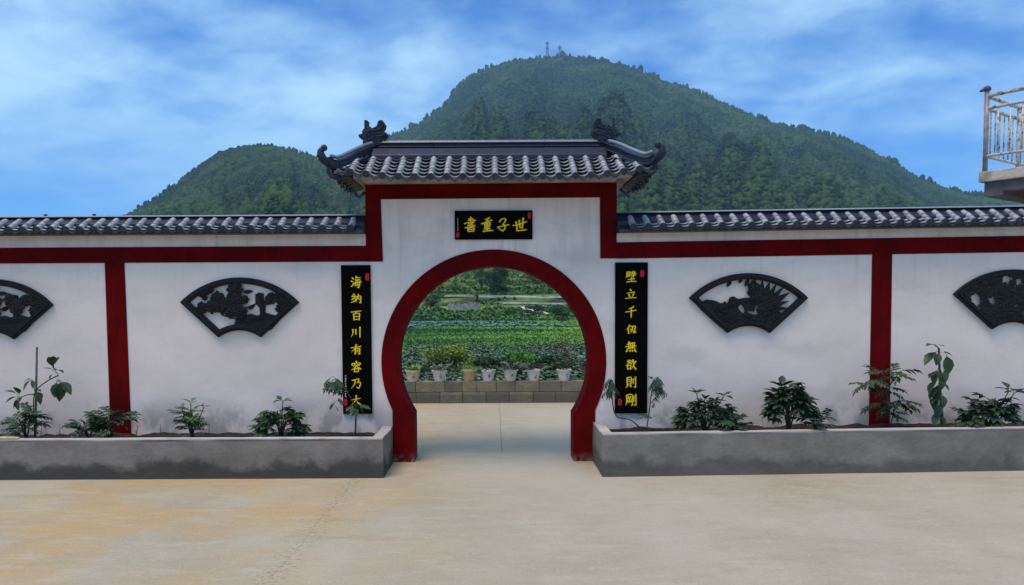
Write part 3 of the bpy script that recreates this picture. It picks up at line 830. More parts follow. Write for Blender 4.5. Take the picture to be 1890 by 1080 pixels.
corner([(1122, 270, 8.10), (1148, 279, 7.92), (1175, 291, 7.68), (1200, 297, 7.50), (1212, 289, 7.42)],
       [(1120, 259, 8.10), (1142, 265, 7.95), (1170, 277, 7.70), (1190, 284, 7.56), (1204, 280, 7.46)],
       [(1205, 296, 7.46), (1213, 292, 7.42), (1220, 284, 7.38), (1222, 273, 7.37), (1214, 267, 7.37)], 1)
# dragon ornaments
DR = [(180, 940), (175, 750), (110, 740), (45, 690), (80, 640), (170, 620), (165, 530), (215, 480), (235, 380), (220, 250), (260, 230), (325, 245), (315, 380), (320, 490),
      (380, 490), (470, 455), (550, 430), (590, 350), (620, 260), (690, 228), (760, 250), (820, 350), (800, 440), (740, 540), (735, 610), (830, 575), (880, 610), (860, 690), (770, 770), (745, 810), (790, 860), (720, 930), (690, 1000), (500, 1020), (200, 1010)]
def dragon(cx_, cy_, mirror, name_label):
    sc_ = 1 / 15.43
    def T(X, Y_, yy):
        q = P(cx_ + (X - 480) * sc_ * (-1 if mirror else 1), cy_ + (Y_ - 900) * sc_, YC); return (q.x, yy, q.z)
    b = MB()
    for th, ins in ((0.055, 0.006), (0.075, 0.016)):
        pts = [(T(X, Y_, 0)[0], T(X, Y_, 0)[2]) for X, Y_ in DR]
        b.prism(pts, YC - th, YC + th, ins)
    s = 0.0057
    def R3(pts, r):
        for yy in (YC - 0.078, YC + 0.078):
            b.tube([T(X, Y_, yy) for X, Y_ in pts], r, 6)
    def curl(X, Y_, r0, turns=1.6, d_=1):
        return [(X + (r0 * (1 - i / 16)) * math.cos(d_ * turns * 6.28 * i / 16), Y_ + (r0 * (1 - i / 16)) * math.sin(d_ * turns * 6.28 * i / 16)) for i in range(14)]
    R3(curl(700, 340, 85), 0.011); R3([(780, 380), (680, 520), (560, 560), (420, 560), (300, 610)], 0.012)
    R3(curl(480, 640, 70), 0.010); R3(curl(310, 720, 80, 1.4, -1), 0.011); R3([(850, 640), (720, 720), (560, 720), (460, 790), (330, 830)], 0.012)
    R3([(720, 860), (600, 820), (480, 880), (320, 900)], 0.012); R3(curl(620, 900, 75), 0.011); R3([(270, 300), (270, 470)], 0.012); R3(curl(260, 890, 60), 0.010)
    for X, Y_ in ((560, 480), (470, 520), (640, 640), (560, 660), (760, 640), (210, 600), (400, 480)):
        for yy in (YC - 0.075, YC + 0.075): b.blob(T(X, Y_, yy), (0.016, 0.014, 0.016), sub=1)
    o_ = obj('dragon_ornament', b, M['ridge'], gate); o_['label'] = name_label
dragon(690, 266, False, 'carved dragon ornament on the left end of the ridge, facing in')
dragon(1117, 262, True, 'carved dragon ornament on the right end of the ridge, facing in')

# ------------------------------------------------------------------ side walls with tiled coping
EAVE_Y, TOP_Y = 7.80, 7.985
ME_COV2 = cover_mesh(0.037, 0.086, 0.031)
ME_TR2 = trough_mesh(0.056, 0.020, 0.085, 0.007, None, 0.028)
ME_DISC2 = disc_mesh(0.038); ME_DRIP2 = drip_mesh(0.050, 0.042)
def side_wall(x0, x1, zf, label, cols, post, band_z, post_lean):
    """zf(x): rise of everything at x; band_z: (top, bottom); zeave, ztop, zcap set from the photo"""
    t = thing('courtyard_wall', ((x0 + x1) / 2, 8.12, 0), label, 'wall', 'white walls either side of the gate')
    ze, zt, zcap = band_z['eave'], band_z['top'], band_z['cap']
    def shear_box(xa, xb, ya, yb, za, zb, name, mat, bevel=0.0):
        b = MB(); b.hexa([(xa, ya, za + zf(xa)), (xb, ya, za + zf(xb)), (xb, yb, za + zf(xb)), (xa, yb, za + zf(xa))],
                         [(xa, ya, zb + zf(xa)), (xb, ya, zb + zf(xb)), (xb, yb, zb + zf(xb)), (xa, yb, zb + zf(xa))])
        return obj(name, b, mat, t, bevel=bevel)
    b = MB(); b.hexa([(x0, YW, -0.1), (x1, YW, -0.1), (x1, YW + .24, -0.1), (x0, YW + .24, -0.1)],
                     [(x0, YW, ze - .01 + zf(x0)), (x1, YW, ze - .01 + zf(x1)), (x1, YW + .24, ze - .01 + zf(x1)), (x0, YW + .24, ze - .01 + zf(x0))])
    obj('wall', b, M['plaster'], t)
    shear_box(x0, x1, YW - .010, YW + .002, band_z['b0'], band_z['b1'], 'red_band', M['red'])
    (pa, pb, pza), (pc, pd, pzc) = post
    b = MB(); b.prism([(pa, pza), (pb, pza), (pd, pzc), (pc, pzc)], YW - .0095, YW + .002); obj('red_post', b, M['red'], t)
    # coping bed: ridge-shaped prism
    nseg = 2
    b = MB(); pr = [(EAVE_Y + .03, ze - .035), (8.44 - .03, ze - .035), (8.44 - .03, ze - .005), (8.16, zt + .02), (8.08, zt + .02), (EAVE_Y + .03, ze - .005)]
    m = len(pr); vs = [(x, y_, z_ + zf(x)) for x in (x0, x1) for y_, z_ in pr]
    fs = [tuple(range(m)), tuple(range(2 * m - 1, m - 1, -1))] + [(k, (k + 1) % m, m + (k + 1) % m, m + k) for k in range(m)]
    b.add(vs, fs); obj('coping_bed', b, M['disc'], t)
    ang = math.atan2(zt - ze, TOP_Y - EAVE_Y)
    rot = Matrix.Rotation(ang, 3, 'X')
    for i, x in enumerate(cols):
        jx_ = random.uniform(-.003, .003)
        for k in range(3):
            f = k / 3
            inst('cover_tile', ME_COV2, t, (x + jx_, EAVE_Y + (TOP_Y - EAVE_Y) * f, ze + (zt - ze) * f + zf(x) + .012 + random.uniform(-.002, .002)), rot @ Matrix.Rotation(R(random.uniform(-4, 4)), 3, 'Z') @ Matrix.Rotation(R(random.uniform(-2, 2)), 3, 'X'))
        inst('eave_disc', ME_DISC2, t, (x + jx_, EAVE_Y - .004, ze + zf(x) + .013), Matrix.Rotation(R(15), 3, 'X'))
    for i in range(len(cols) - 1):
        x = (cols[i] + cols[i + 1]) / 2
        for k in range(2):
            f = k / 3.4
            inst('trough_tile', ME_TR2, t, (x, EAVE_Y + (TOP_Y - EAVE_Y) * f, ze + (zt - ze) * f + zf(x) + random.uniform(-.002, .002)), rot)
        inst('drip_tile', ME_DRIP2, t, (x, EAVE_Y - .004, ze + zf(x) + .004), None)
    b = MB()
    for x in cols: b.tube([(x, 8.44, ze + zf(x) + .012), (x, 8.24, zt + zf(x) + .012)], .036, 8)
    obj('back_tile_row', b, M['cover'], t, True, kind='stuff')
    # ridge band and cap in lengths
    nb = 6
    for i in range(nb):
        xa = x0 + (x1 - x0) * i / nb + .001; xb = x0 + (x1 - x0) * (i + 1) / nb - .001
        pr = [(7.90, ze + (zt - ze) * .54 - .02), (8.34, ze + (zt - ze) * .54 - .02), (8.34, ze + (zt - ze) * .54 + .022), (8.25, zt + .03), (8.20, zcap - .022), (8.04, zcap - .022), (7.995, zt + .03), (7.90, ze + (zt - ze) * .54 + .022)]
        m = len(pr); b = MB(); vs = [(x, y_, z_ + zf(x)) for x in (xa, xb) for y_, z_ in pr]
        b.add(vs, [tuple(range(m)), tuple(range(2 * m - 1, m - 1, -1))] + [(k, (k + 1) % m, m + (k + 1) % m, m + k) for k in range(m)]); obj('ridge_block', b, M['ridge'], t)
        b = MB(); vs, fs = [], []; n = 6
        for xx in (xa, xb):
            for k in range(n + 1):
                a = math.pi * k / n; vs.append((xx, 8.12 + .13 * math.cos(a), zcap - .022 + .024 * math.sin(a) + zf(xx)))
        for k in range(n): fs.append((k, k + 1, n + 2 + k, n + 1 + k))
        fs += [tuple(range(n + 1)), tuple(range(2 * n + 1, n, -1)), (0, n, 2 * n + 1, n + 1)]
        b.add(vs, fs); obj('ridge_cap', b, M['capm'], t)
    return t
def z_at(px, py, Y): return P(px, py, Y).z
x_l0 = W(-170, 600)[0]; x_r1 = W(2060, 600)[0]
# measured heights along each wall fix a level and a rise
def wall_levels(pxa, pxb, ya, yb):
    d = {}
    for k, (py_a, py_b, Y) in {'eave': (ya[0], yb[0], EAVE_Y), 'top': (ya[1], yb[1], TOP_Y), 'cap': (ya[2], yb[2], 8.04), 'b1': (ya[3], yb[3], YW), 'b0': (ya[4], yb[4], YW)}.items():
        pa, pb = P(pxa, py_a, Y), P(pxb, py_b, Y); d[k] = (pa, pb)
    rise = sum((v[1].z - v[0].z) / (v[1].x - v[0].x) for v in d.values()) / 5
    return d, rise
dL, rL = wall_levels(40, 640, (426, 410, 397.5, 459, 487), (423, 408, 395, 454, 483))
refL = W(640, 480)[0]
def zfL(x): return rL * (x - refL)
bzL = {k: v[1].z - rL * (v[1].x - refL) for k, v in dL.items()}
dR, rR = wall_levels(1170, 1870, (421, 404.5, 390, 447, 477), (408, 392, 378, 438, 467))
refR = W(1170, 480)[0]
def zfR(x): return rR * (x - refR)
bzR = {k: v[0].z - rR * (v[0].x - refR) for k, v in dR.items()}
#print('rise', rL, rR, bzL, bzR)
pxs = P(647, 425, EAVE_Y).x; stepL = (P(647, 425, EAVE_Y).x - P(16, 425, EAVE_Y).x) / 24
colsL = [pxs - i * stepL for i in range(30)][::-1]
pxr = P(1196, 425, EAVE_Y).x; stepR = 27.2 / F * EAVE_Y
colsR = [pxr + (i - 1) * stepR for i in range(32)]
def postpts(a, b_, pyt, c, d, pyb, sink=0.0):
    za = W((c + d) / 2, pyb)[1] - sink
    return ((W(c, pyb)[0], W(d, pyb)[0], za), (W(a, pyt)[0], W(b_, pyt)[0], W((a + b_) / 2, pyt)[1] + .03))
wl = side_wall(x_l0, XL, zfL, 'white wall with grey tile coping and red band, left of the gate', colsL, postpts(194, 230, 487, 205, 243, 812), bzL, 0)
wr = side_wall(XR, x_r1, zfR, 'white wall with grey tile coping and red band, right of the gate', colsR, postpts(1609.5, 1646, 471, 1603, 1641, 800), bzR, 0)
# two small clips on the left coping
for px in (82, 172):
    q = P(px, 395.5, 8.08); b = MB(); b.blob((q.x, 8.1, bzL['cap'] + zfL(q.x) + .012), (.022, .02, .014), sub=1); obj('clip', b, M['ridge'], wl)

# ------------------------------------------------------------------ planters
def rough_prism(poly_xy, z0, z1, zf, step=0.12, jit=0.004):
    """vertical-walled box with subdivided jittered walls; poly in xy ccw; returns MB"""
    pts = []
    for i in range(len(poly_xy)):
        a, c = Vector(poly_xy[i]), Vector(poly_xy[(i + 1) % len(poly_xy)]); n = max(1, int((c - a).length / step))
        for k in range(n): pts.append(a.lerp(c, k / n))
    n = len(pts); nzv = 4; vs, fs = [], []
    for j in range(nzv + 1):
        for i, p in enumerate(pts):
            f = j / nzv; z_ = z0 + (z1 - z0) * f
            d_ = Vector((nz(p.x * 3 + z_ * 4, p.y * 3, 1.0, 2), nz(p.x * 3, p.y * 3 + z_ * 4, 1.0, 7))) * jit * 2
            top_in = 0.0
            vs.append((p.x + d_.x, p.y + d_.y, z_ + zf(p.x) + (nz(p.x, p.y, 4.0, 1) * jit if j == nzv else 0)))
    for j in range(nzv):
        for i in range(n): fs.append((j * n + i, j * n + (i + 1) % n, (j + 1) * n + (i + 1) % n, (j + 1) * n + i))
    pv = [Vector((p.x, p.y, 0)) for p in pts]
    for t in tessellate_polygon([pv]): fs.append(tuple(i + nzv * n for i in t)); fs.append(tuple(i for i in t[::-1]))
    return MB().add(vs, fs)
def planter(x_end, x_far, yf, hz, zf, label):
    s = 1 if x_far > x_end else -1
    t = thing('planter', ((x_end + x_far) / 2, yf + .3, zf((x_end + x_far) / 2)), label, 'planter', 'long concrete planters against the wall')
    T_ = 0.115
    xe = x_end; yb_ = YW - 0.013
    L_poly = [(xe, yf), (x_far, yf), (x_far, yf + T_), (xe + s * T_, yf + T_), (xe + s * T_, yb_), (xe, yb_)]
    if s < 0: L_poly = L_poly[::-1]
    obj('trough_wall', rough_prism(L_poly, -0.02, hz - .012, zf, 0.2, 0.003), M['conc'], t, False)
    ins = 0.004
    L2 = [(xe + s * ins, yf + ins), (x_far, yf + ins), (x_far, yf + T_ - ins), (xe + s * (T_ - ins), yf + T_ - ins), (xe + s * (T_ - ins), yb_), (xe + s * ins, yb_)]
    if s < 0: L2 = L2[::-1]
    obj('rim', rough_prism(L2, hz - .014, hz, zf, 0.06, 0.005), M['rim'], t, bevel=0.004)
    # soil
    b = MB(); xs2 = np.linspace(min(xe + s * T_, x_far), max(xe + s * T_, x_far), 160); ys2 = np.linspace(yf + T_, yb_, 14)
    vs = [(x, y, hz - .095 + zf(x) + .03 * nz(x, y, 3.5, 3) + .02 * nz(x, y, 12, 3) + .03 * sstep(7.6, 8, y)) for y in ys2 for x in xs2]; n = len(xs2)
    b.add(vs, [(j * n + i, j * n + i + 1, (j + 1) * n + i + 1, (j + 1) * n + i) for j in range(len(ys2) - 1) for i in range(n - 1)])
    obj('soil', b, M['soil'], t, True, fix=False)
    return t
YF = 7.27
plx = P(707, 840, YF).x; prx = P(1112, 840, YF).x
HZL = P(350, 809, YF).z; HZR = P(1300, 797, YF).z
def zfPL(x): return -0.004 * (x - plx) if False else 0.0
def zfPR(x): return gz(x)
planter(plx, W(-170, 700)[0], YF, P(400, 811, YF).z, lambda x: 0.0, 'long raw concrete planter left of the gate')
planter(prx, W(2060, 700)[0], YF, P(1300, 799, YF).z - gz(P(1300, 799, YF).x), zfPR, 'long raw concrete planter right of the gate')
HL = P(400, 811, YF).z; HR = P(1300, 799, YF).z - gz(P(1300, 799, YF).x)
b = MB(); q = P(22, 797, 7.33); b.tube([(q.x - .35, 7.34, HL + .012), (q.x + .02, 7.325, HL + .014), (q.x + .075, 7.32, HL + .013)], [.014, .016, .010], 8)
o = obj('wooden_stick', b, simple('pale_wood', (0.55, 0.42, 0.26), 0.8, 0.2, 20), None, True); tag(o, 'pale wooden stick lying on the rim at the far left of the left planter', 'stick')

# ------------------------------------------------------------------ calligraphy
CH = {
 '世': 'h 2,55 30,52 98,28;v 22,30 28,55 28,92;h 28,94 55,92 96,86;v 45,18 47,45 50,72;v 72,2 70,35 66,76;h 50,72 58,72 68,68',
 '子': 'h 18,28 30,12 55,4 68,12 60,32 45,46;v 45,46 60,56 62,78 48,96;p 48,96 25,88 0,70;h 0,70 45,60 98,50',
 '重': 'p 70,3 50,10 30,18;h 2,45 40,34 92,18;v 28,46 30,60 32,74;v 28,46 72,38 70,56 66,70;h 32,58 68,53;h 33,72 67,67;v 50,12 50,50 50,96;h 24,84 76,80;h 16,99 60,94 100,93',
 '書': 'v 54,0 54,40 54,72;h 32,22 95,22;h 36,12 72,12 70,40;h 0,44 40,36 86,34;h 34,46 70,44;h 28,56 82,54;h 6,72 40,66 92,60;v 28,74 30,98;v 28,76 78,72 76,98;h 32,86 74,84;h 31,98 75,97',
 '海': 'd 10,12 24,26;d 0,40 16,48;h 2,88 10,80 30,52;p 52,0 46,16 36,30;h 46,17 92,12;v 48,36 42,60 36,80;h 36,80 90,72;v 48,36 84,30 80,64 72,98 58,90;h 30,60 100,50;d 60,42 66,50;d 56,64 63,71',
 '納': 'p 30,2 20,16 6,30;h 6,32 30,30;p 40,20 24,44 6,62;h 6,62 36,54;h 2,90 20,84 40,70;v 48,36 46,60 46,86;v 46,36 90,26 92,60 90,96 78,88;p 70,8 66,36 50,72;d 66,44 80,62',
 '百': 'h 0,18 50,10 98,6;p 52,12 46,24 36,36;v 24,36 26,66 28,98;v 24,36 78,30 78,66 76,98;h 28,63 74,60;h 28,92 75,90',
 '川': 'p 16,22 18,56 0,98;v 44,22 46,48 46,74;v 86,0 84,50 84,100',
 '有': 'h 0,34 50,26 98,18;p 50,0 38,36 4,76;v 38,46 40,70 36,102;v 38,46 80,40 82,70 80,98 66,92;h 42,62 78,57;h 42,78 78,73',
 '容': 'd 48,0 54,12;d 12,24 8,40;h 12,24 50,18 92,20 78,34;p 36,30 28,40 18,48;d 60,30 80,42;p 50,38 34,60 0,82;n 48,42 70,60 100,74;v 30,72 32,98;v 30,72 70,70 64,98;h 33,97 64,95',
 '乃': 'h 10,22 74,8 60,42;v 60,42 88,42 84,74 72,98 52,86;p 38,18 34,56 2,98',
 '大': 'h 0,44 44,38 90,28;p 48,0 44,48 2,98;n 46,44 64,74 100,96',
 '壁': 'h 12,10 40,5 38,22;h 12,23 38,20;p 12,10 10,38 0,64;v 18,34 20,50;v 18,34 38,31 36,48;h 20,49 36,47;d 68,0 74,9;h 50,13 95,9;d 60,16 64,24;d 84,12 78,24;h 46,31 100,26;h 54,43 90,39;v 73,28 72,60;h 24,76 84,70;v 54,58 54,92;h 8,99 50,93 100,92',
 '立': 'd 40,0 54,18;h 14,40 50,34 86,28;d 28,50 40,80;p 74,42 68,62 56,82;h 0,94 50,88 100,86',
 '千': 'p 74,0 52,14 20,22;h 0,50 50,42 100,32;v 52,14 52,60 50,100',
 '仞': 'p 36,0 26,28 2,54;v 24,32 24,66 26,98;v 46,18 88,12 86,50 80,88 68,84;p 66,16 60,56 38,98;d 44,48 56,60;n 60,58 80,76 100,84',
 '無': 'p 34,0 24,16 8,30;h 25,16 88,8;h 0,48 50,42 100,38;v 26,24 30,66;v 44,18 46,64;v 62,15 62,63;v 80,13 76,62;h 10,68 92,60;d 16,80 2,98;d 36,80 42,96;d 58,78 66,95;d 80,76 100,98',
 '欲': 'p 26,5 20,14 10,22;d 38,5 52,18;p 32,18 20,42 0,60;d 34,26 55,44;v 15,60 18,92;v 15,60 46,56 42,90;h 18,91 42,88;p 68,0 62,20 52,40;h 62,22 96,15 84,36;p 76,30 70,66 42,98;n 72,52 86,80 100,96',
 '則': 'v 12,8 14,70;v 12,8 50,4 50,70;h 15,26 48,24;h 15,44 48,42;h 14,66 50,63;p 20,72 12,86 0,98;d 40,74 54,92;v 70,18 70,62;v 90,0 92,50 92,94 78,88',
 '剛': 'p 8,8 8,60 0,98;v 8,8 60,4 62,92 52,94;d 22,18 27,30;d 46,16 40,30;h 16,37 52,33;v 34,36 34,66;v 18,50 20,70;h 20,70 50,66;v 50,48 50,68;v 76,14 76,64;v 94,0 96,50 94,96 80,88',
}
PROF = {'h': [0.9, 0.7, 0.75, 0.85, 0.55], 'v': [1.05, 0.85, 0.85, 0.85, 0.6], 'p': [1.15, 0.95, 0.75, 0.5, 0.15], 'n': [0.35, 0.65, 1.0, 1.25, 0.2], 'd': [0.6, 1.1, 1.2, 1.0, 0.35]}
def stroke(b, pts, typ, w, x0, z0, sx, sz, y):
    p = [Vector((a_, c_, 0)) for a_, c_ in pts]
    path = spline(p, 5); n = len(path); prof = PROF[typ]; vs = []
    for i, q in enumerate(path):
        d_ = (path[min(i + 1, n - 1)] - path[max(i - 1, 0)]); d_.normalize(); nn = Vector((-d_.y, d_.x, 0))
        f = i / (n - 1) * (len(prof) - 1); k = min(int(f), len(prof) - 2); ww = w * (prof[k] + (prof[k + 1] - prof[k]) * (f - k)) / 2
        q2 = q - d_ * w * 0.25 if i == 0 else (q + d_ * w * 0.2 if i == n - 1 else q)
        # a tilted brush: verticals a little fatter than horizontals
        ww *= 0.85 + 0.3 * abs(d_.y)
        vs += [q2 + nn * ww, q2 - nn * ww]
    vv = [(x0 + v.x / 100 * sx, y, z0 - v.y / 100 * sz) for v in vs]
    b.add(vv, [(2 * i, 2 * i + 1, 2 * i + 3, 2 * i + 2) for i in range(n - 1)])
def character(ch, px0, py0, px1, py1, yf, parent, w=11.5):
    a, c = P(px0, py0, yf), P(px1, py1, yf); b = MB()
    for k, s in enumerate(CH[ch].split(';')):
        typ = s[0]; pts = [tuple(float(q) for q in u.split(',')) for u in s[2:].split()]
        if len(pts) == 2: m_ = ((pts[0][0] + pts[1][0]) / 2, (pts[0][1] + pts[1][1]) / 2 + (-1.5 if typ == 'h' else 0)); pts = [pts[0], m_, pts[1]]
        stroke(b, pts, typ, w, a.x, a.z, c.x - a.x, a.z - c.z, yf - 0.0012 - 0.0002 * k)
    return obj('character', b, M['gold'], parent, fix=False)
def seal(px0, py0, px1, py1, yf, parent):
    a, c = P(px0, py0, yf), P(px1, py1, yf); mx, mz = (a.x + c.x) / 2, (a.z + c.z) / 2; hx, hz_ = (c.x - a.x) / 2, (a.z - c.z) / 2
    b = MB(); b.prism([(mx + hx * math.copysign(abs(math.cos(t)) ** .6, math.cos(t)), mz + hz_ * math.copysign(abs(math.sin(t)) ** .6, math.sin(t))) for t in [2 * math.pi * k / 20 for k in range(20)]], yf - .0012, yf - .0002)
    s = obj('seal', b, M['seal'], parent)
    b = MB()
    for k in range(5):
        zz = mz + hz_ * (0.7 - 0.35 * k); xx = mx + random.uniform(-.2, .2) * hx
        b.add([(xx - hx * .45, yf - .0016, zz), (xx + hx * .45, yf - .0016, zz), (xx + hx * .45, yf - .0016, zz - hz_ * .12), (xx - hx * .45, yf - .0016, zz - hz_ * .12)], [(0, 1, 2, 3)])
    obj('seal_carving', b, M['board'], s, fix=False)
def tiny_text(px, py0, py1, n, wpx, yf, parent):
    b = MB()
    for k in range(n):
        pc = P(px, py0 + (py1 - py0) * (k + .5) / n, yf); s = wpx / F * yf
        for j in range(4):
            pts = [(random.uniform(0, 40), random.uniform(0, 100)), (random.uniform(30, 70), random.uniform(0, 100)), (random.uniform(60, 100), random.uniform(0, 100))]
            if j % 2: pts = [(q[1], q[0]) for q in pts]
            stroke(b, pts, 'h', 22, pc.x - s / 2, pc.z + s / 2, s, s, yf - .0012 - .0002 * j)
    obj('inscription', b, M['ivory'], parent, fix=False)
def plaque(px0, py0, px1, py1, label):
    yf = YW - 0.030; a, c = P(px0, py0, yf), P(px1, py1, yf)
    t = thing('plaque', ((a.x + c.x) / 2, YW - .015, c.z), label, 'plaque')
    b = MB(); b.box(a.x, c.x, yf, YW - .0005, c.z, a.z); obj('board', b, M['board'], t, bevel=.002)
    return t, yf
t, yf = plaque(839, 389, 983, 441.5, 'wide black board with four large yellow Chinese characters above the round opening')
character('世', 946.5, 402, 973, 427.5, yf, t); character('子', 918, 402.5, 940.5, 427, yf, t); character('重', 888, 401.5, 910.5, 427.5, yf, t); character('書', 857, 401, 879.5, 428, yf, t, 10.5)
seal(974.5, 392, 979.5, 404, yf, t); seal(842, 429, 848, 438.5, yf, t); tiny_text(845, 402, 427, 9, 1.8, yf, t)
t, yf = plaque(629, 489.5, 687, 764, 'tall black board with eight yellow characters left of the round opening')
for ch, y0, y1 in zip('海納百川有容乃大', (510, 542, 573, 604, 636, 666.5, 698, 730), (531.5, 560, 591.5, 622.5, 654, 687, 717, 748)):
    character(ch, 648, y0, 667.5, y1, yf, t)
seal(674, 504.5, 681.5, 518, yf, t); seal(634, 736, 641, 749, yf, t); tiny_text(638, 692, 734, 9, 3.0, yf, t)
t, yf = plaque(1136, 484.5, 1194.5, 763, 'tall black board with eight yellow characters right of the round opening')
for ch, y0, y1 in zip('壁立千仞無欲則剛', (500.5, 534, 566, 600, 631, 664, 696, 728), (521, 552, 586, 616, 650, 683, 716, 749)):
    character(ch, 1155, y0, 1174.5, y1, yf, t)
seal(1181.5, 498.5, 1189, 511.5, yf, t); seal(1140.5, 736, 1147.5, 749, yf, t)

# ------------------------------------------------------------------ fan reliefs
def fan_outline(ins):
    """outline in photo pixels relative to the crown of the fan, inset by ins"""
    Ro = 154.5 - ins; co = (0, 154.5); ri = 65 + ins; ci = (0, 163.0)
    A, B = np.array((-110.0, 46.0)), np.array((-38.5, 111.5)); d_ = (B - A) / np.linalg.norm(B - A); nn = np.array((d_[1], -d_[0]))
    A2 = A + nn * ins
    def inter(c_, r, near):
        oc = A2 - np.array(c_); bb = 2 * oc.dot(d_); cc = oc.dot(oc) - r * r; disc = math.sqrt(max(0, bb * bb - 4 * cc))
        t1, t2 = (-bb - disc) / 2, (-bb + disc) / 2
        tt = t1 if abs(t1 - near) < abs(t2 - near) else t2
        return A2 + d_ * tt
    po = inter(co, Ro, 0); pi_ = inter(ci, ri, 97)
    pts = []
    a0 = math.atan2(po[0], co[1] - po[1]); n = 28
    for k in range(n + 1):
        a = a0 + (-2 * a0) * k / n; pts.append((co[0] + Ro * math.sin(a), co[1] - Ro * math.cos(a)))
    for k in range(1, 6):
        f = k / 6; pts.append((-(po[0] + (pi_[0] - po[0]) * f), po[1] + (pi_[1] - po[1]) * f))
    a1 = math.atan2(-pi_[0], ci[1] - pi_[1]); m = 12
    for k in range(m + 1):
        a = a1 + (-2 * a1) * k / m; pts.append((ci[0] + ri * math.sin(a), ci[1] - ri * math.cos(a)))
    for k in range(1, 6):
        f = k / 6; pts.append((pi_[0] + (po[0] - pi_[0]) * f, pi_[1] + (po[1] - pi_[1]) * f))
    return pts
def in_fan(x, y, ins):
    Ro = 154.5 - ins
    if x * x + (y - 154.5) ** 2 > Ro * Ro or x * x + (y - 163) ** 2 < (65 + ins) ** 2: return False
    ax = abs(x); return (ax - 110) * 65.5 / 71.5 * -1 + 46 - y + ins * -1.35 > 0 if False else (y - 46) < (110 - ax) * 65.5 / 71.5 - ins * 1.35
def fan(cx, cy, style, label, tilt=0.0):
    YFN = YW - 0.05
    def T(x, y): 
        a = math.radians(tilt); q = P(cx + x * math.cos(a) - y * math.sin(a), cy + x * math.sin(a) + y * math.cos(a), YFN); return (q.x, q.z)
    t = thing('fan_relief', (T(0, 60)[0], YW - .025, T(0, 110)[1]), label, 'relief', 'fan shaped black reliefs on the wall')
    o0 = [T(*p) for p in fan_outline(0)]; o1 = [T(*p) for p in fan_outline(4)]; o2 = [T(*p) for p in fan_outline(8.5)]; o3 = [T(*p) for p in fan_outline(11.5)]
    b = MB(); b.ring(o0, o3, YFN + .008, YW - .002); b.ring(o1, o2, YFN - .006, YFN + .012)
    obj('frame', b, M['iron'], t, bevel=.003)
    px = 1 / F * YFN
    b = MB(); yb0, yb1 = YFN + .010, YW - .012
    rr = random.Random(hash(cx) % 1000 + 5)
    def petal(x, y, l, w_, ang, h=.010, yy=None):
        q = T(x, y); ca = Matrix.Rotation(-ang, 3, 'Y')
        b.blob((q[0], (yy if yy is not None else yb0) + rr.uniform(-.004, .004), q[1]), (l * px, h, w_ * px), rot=ca, sub=1)
    def flower(x, y, r):
        for ring_, (fr, n, l) in enumerate(((.68, 8, .42), (.36, 6, .32), (0.0, 1, .26))):
            for k in range(n):
                a = 2 * math.pi * k / n + ring_ * .4 + rr.uniform(-.15, .15)
                X, Y_ = x + r * fr * math.cos(a), y + r * fr * math.sin(a)
                if in_fan(X, Y_, 8): petal(X, Y_, r * l, r * l * .72, a, .011, yb0 - .004 * ring_)
    def poly(pts, d0=.012):
        pts2 = [T(X, Y_) for X, Y_ in pts]; b.prism(pts2, yb0 + d0 * .3, yb1, .002)
    def Z(pts): return [((X / 7.875) - 121, (Y_ / 7.875) - 12) for X, Y_ in pts]
    def leafp(x, y, x2, y2, w_):
        n = 7; L_ = math.hypot(x2 - x, y2 - y); ux, uy = (x2 - x) / L_, (y2 - y) / L_
        side = [(x + ux * L_ * i / n - uy * w_ * math.sin(math.pi * (i / n) ** .8), y + uy * L_ * i / n + ux * w_ * math.sin(math.pi * (i / n) ** .8)) for i in range(n + 1)]
        oth = [(x + ux * L_ * i / n + uy * w_ * math.sin(math.pi * (i / n) ** .8), y + uy * L_ * i / n - ux * w_ * math.sin(math.pi * (i / n) ** .8)) for i in range(n - 1, 0, -1)]
        b.prism([T(*q) for q in side + oth], yb0 + rr.uniform(-.002, .004), yb1, .003)
        a_, c_ = T(x, y), T(x2, y2); b.tube([(a_[0], yb0 - .001, a_[1]), (c_[0], yb0 + .002, c_[1])], .0028, 5)
    if style in (0, 2):
        fl = [(890, 270, 125), (640, 400, 110), (560, 520, 110), (410, 540, 95), (880, 440, 150), (700, 520, 120), (830, 610, 90), (990, 590, 90), (960, 650, 70), (1030, 420, 70)]
        if style == 2: fl += [(420, 650, 90), (1300, 500, 120), (1200, 400, 100)]
        for X, Y_, r in fl: flower(X / 7.875 - 121, Y_ / 7.875 - 12, r / 7.875)
        poly(Z([(870, 790), (900, 700), (1010, 650), (1120, 625), (1200, 650), (1330, 610), (1450, 640), (1560, 690), (1420, 850), (1310, 900), (1150, 800), (1000, 770)]))
        for k in range(7): leafp(*Z([(920 + 60 * k, 760 - 6 * k)])[0], *Z([(1060 + 65 * k, 680 - 4 * k)])[0], 2.2)
        poly(Z([(1180, 340), (1230, 315), (1300, 330), (1300, 400), (1330, 500), (1320, 640), (1250, 640), (1240, 540), (1180, 470)]), .02)
        poly(Z([(1320, 380), (1380, 320), (1430, 310), (1460, 350), (1455, 480), (1340, 500)]))
        leafp(*Z([(1240, 360)])[0], *Z([(1300, 600)])[0], 5); leafp(*Z([(1330, 480)])[0], *Z([(1440, 330)])[0], 6)
        leafp(*Z([(1000, 310)])[0], *Z([(1150, 295)])[0], 4); leafp(*Z([(1080, 560)])[0], *Z([(1180, 500)])[0], 3)
        for X, Y_, r in ((1530, 370, 75), (1570, 450, 80), (1540, 550, 70), (1600, 580, 80), (1680, 470, 70), (470, 290, 70), (400, 330, 60), (530, 270, 60), (450, 390, 45)):
            flower(X / 7.875 - 121, Y_ / 7.875 - 12, r / 7.875)
